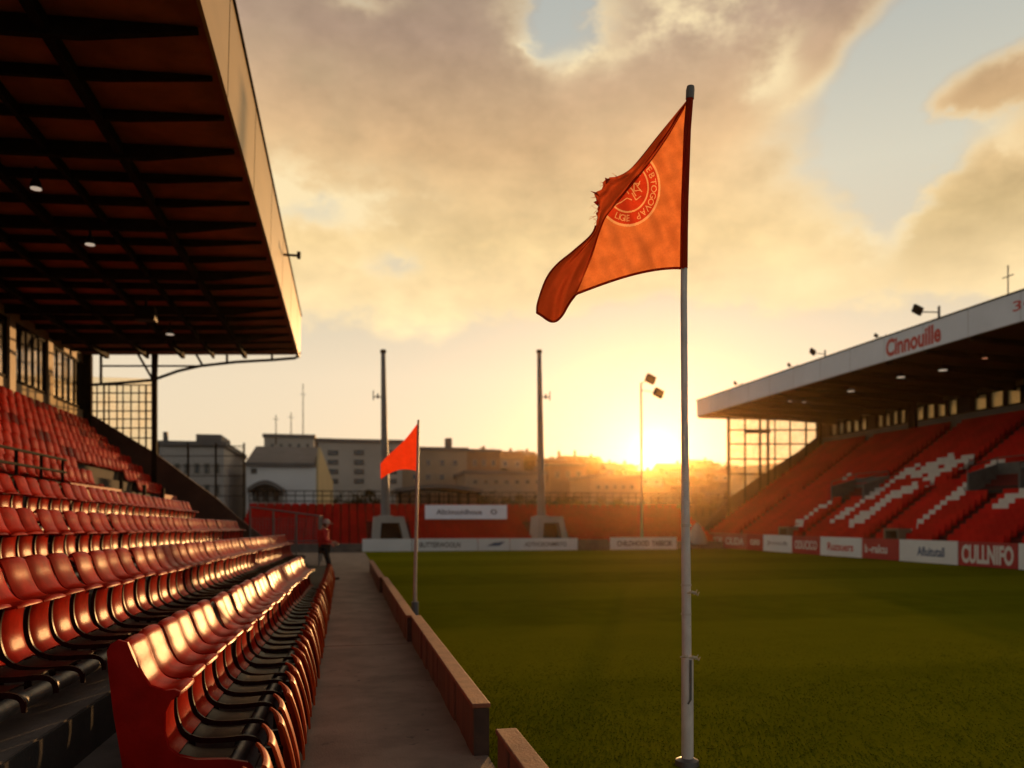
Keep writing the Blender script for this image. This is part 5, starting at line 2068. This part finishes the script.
def tree_proto(seed, squat, lm):
    rd = random.Random(seed)
    t = bpy.data.objects.new('broadleaf_tree', None)
    COL.objects.link(t)
    tk = MB()
    tk.tube([(0, 0, -.1), (0.02, 0, .2), (0, .01, .48)], [.045, .035, .022], 8)
    tips = []
    for k in range(6):
        a = rd.uniform(0, 6.28)
        e = Vector((math.cos(a) * rd.uniform(.15, .32) * squat, math.sin(a) * rd.uniform(.15, .32) * squat, rd.uniform(.5, .8)))
        tk.tube([(0, 0, rd.uniform(.25, .45)), e * 0.6 + Vector((0, 0, .1)), e], [.016, .012, .005], 5)
        tips.append(e)
    tk.build('trunk', M_bark, t, smooth=True)
    cr_ = MB()
    cl = [(e, rd.uniform(.13, .22)) for e in tips] + [(Vector((rd.uniform(-.25, .25) * squat, rd.uniform(-.25, .25) * squat, rd.uniform(.45, .92))), rd.uniform(.10, .20)) for _ in range(9)]
    for c, r in cl:
        for _ in range(85):
            d = Vector((rd.gauss(0, 1), rd.gauss(0, 1), rd.gauss(0, .8))).normalized() * r * rd.random() ** .45
            p = c + d
            n1 = Vector((rd.gauss(0, 1), rd.gauss(0, 1), rd.gauss(0, 1))).normalized()
            n2 = n1.orthogonal().normalized()
            s = rd.uniform(.014, .030)
            v = [cr_.bm.verts.new(p + n1 * s * i + n2 * s * j) for i, j in ((-1, -.5), (0, -.8), (1, 0), (0, .8))]
            cr_.bm.faces.new(v)
    cr_.build('crown', lm, t)
    return t


protos = [tree_proto(3, 1.0, LEAF[0]), tree_proto(5, 1.35, LEAF[1]), tree_proto(9, 1.15, LEAF[2])]
pused = [False] * 3


def tree(k, p, h, label, group, sx=1.0):
    o = protos[k] if not pused[k] else copy_tree(protos[k])
    pused[k] = True
    o.location = p
    o.scale = (h * sx, h * sx, h)
    o.rotation_euler = (0, 0, random.uniform(0, 6.28))
    tag(o, label, 'tree', group)


# named singles first
TL = [(0, 702, 464, 5.2, 'rounded dark tree standing tallest on the skyline right of the sun', 1.2), (1, 692, 466, 3.6, 'low spreading tree on the skyline just right of the flagpole', 1.3),
      (0, 717, 466, 4.0, 'dark tree on the skyline touching the corner of the right roof', 1.2), (1, 520, 460, 3.6, 'bushy skyline tree left of the right mast', 1.6)]
for k, px, py, h, lab, sx in TL:
    tree(k, hill_pt(px, py), h, lab, 'single skyline trees', sx)
for i in range(120):
    px = random.uniform(455, 735)
    py = random.uniform(458, 496)
    p = hill_pt(px, py)
    h = random.uniform(2.4, 4.2)
    if 636 < px < 676:
        h = min(h, 2.0)
    tree(i % 3, p, h, ['dark leafy tree among the houses of the far hillside', 'olive leafy tree among the houses of the far hillside', 'brownish leafy tree among the houses of the far hillside'][i % 3], 'hillside trees, ' + ['dark', 'olive', 'brownish'][i % 3], random.uniform(1.0, 1.5))
# garden trees nearer, behind the far stand
for i, (px, Y, h, k, lab) in enumerate(((352, 90, 5.2, 1, 'olive garden tree in front of the apartment block, left of the small red flag'), (366, 88, 4.2, 0, 'dark garden tree beside the left mast'),
                                        (486, 88, 4.8, 0, 'dark tree in front of the low white building'), (502, 86, 4.2, 1, 'olive tree close to the low white building'), (532, 88, 4.6, 1, 'olive tree just left of the right mast'),
                                        (548, 84, 4.2, 0, 'dark tree just right of the right mast'), (566, 84, 4.4, 0, 'dark bushy tree right of the right mast, above the red far seats'), (612, 84, 4.2, 2, 'brownish tree left of the sun above the red far seats'),
                                        (668, 82, 4.2, 2, 'brownish tree right under the sun, above the red far seats'), (712, 80, 4.6, 0, 'dark tree between the flagpole and the right end screen'))):
    p = at(px, 520, Y=Y)
    p.z = 0
    tree(k, p, h, lab, 'garden trees behind the far stand', 1.3)

# ------------------------------------------------------------------ evening haze
hz = MB().box(-1000, 1000, -400, 1000, -1.4, 33.0).build('haze', None or M_wallin)
hm_ = bpy.data.materials.new('haze_air')
hm_.use_nodes = True
nt = hm_.node_tree
nt.nodes.clear()
pv = nt.nodes.new('ShaderNodeVolumePrincipled')
pv.inputs['Color'].default_value = (1.0, 0.66, 0.30, 1)
pv.inputs['Density'].default_value = 0.00020
pv.inputs['Anisotropy'].default_value = 0.92
oo = nt.nodes.new('ShaderNodeOutputMaterial')
nt.links.new(pv.outputs[0], oo.inputs['Volume'])
hz.data.materials.clear()
hz.data.materials.append(hm_)
tag(hz, kind='stuff')
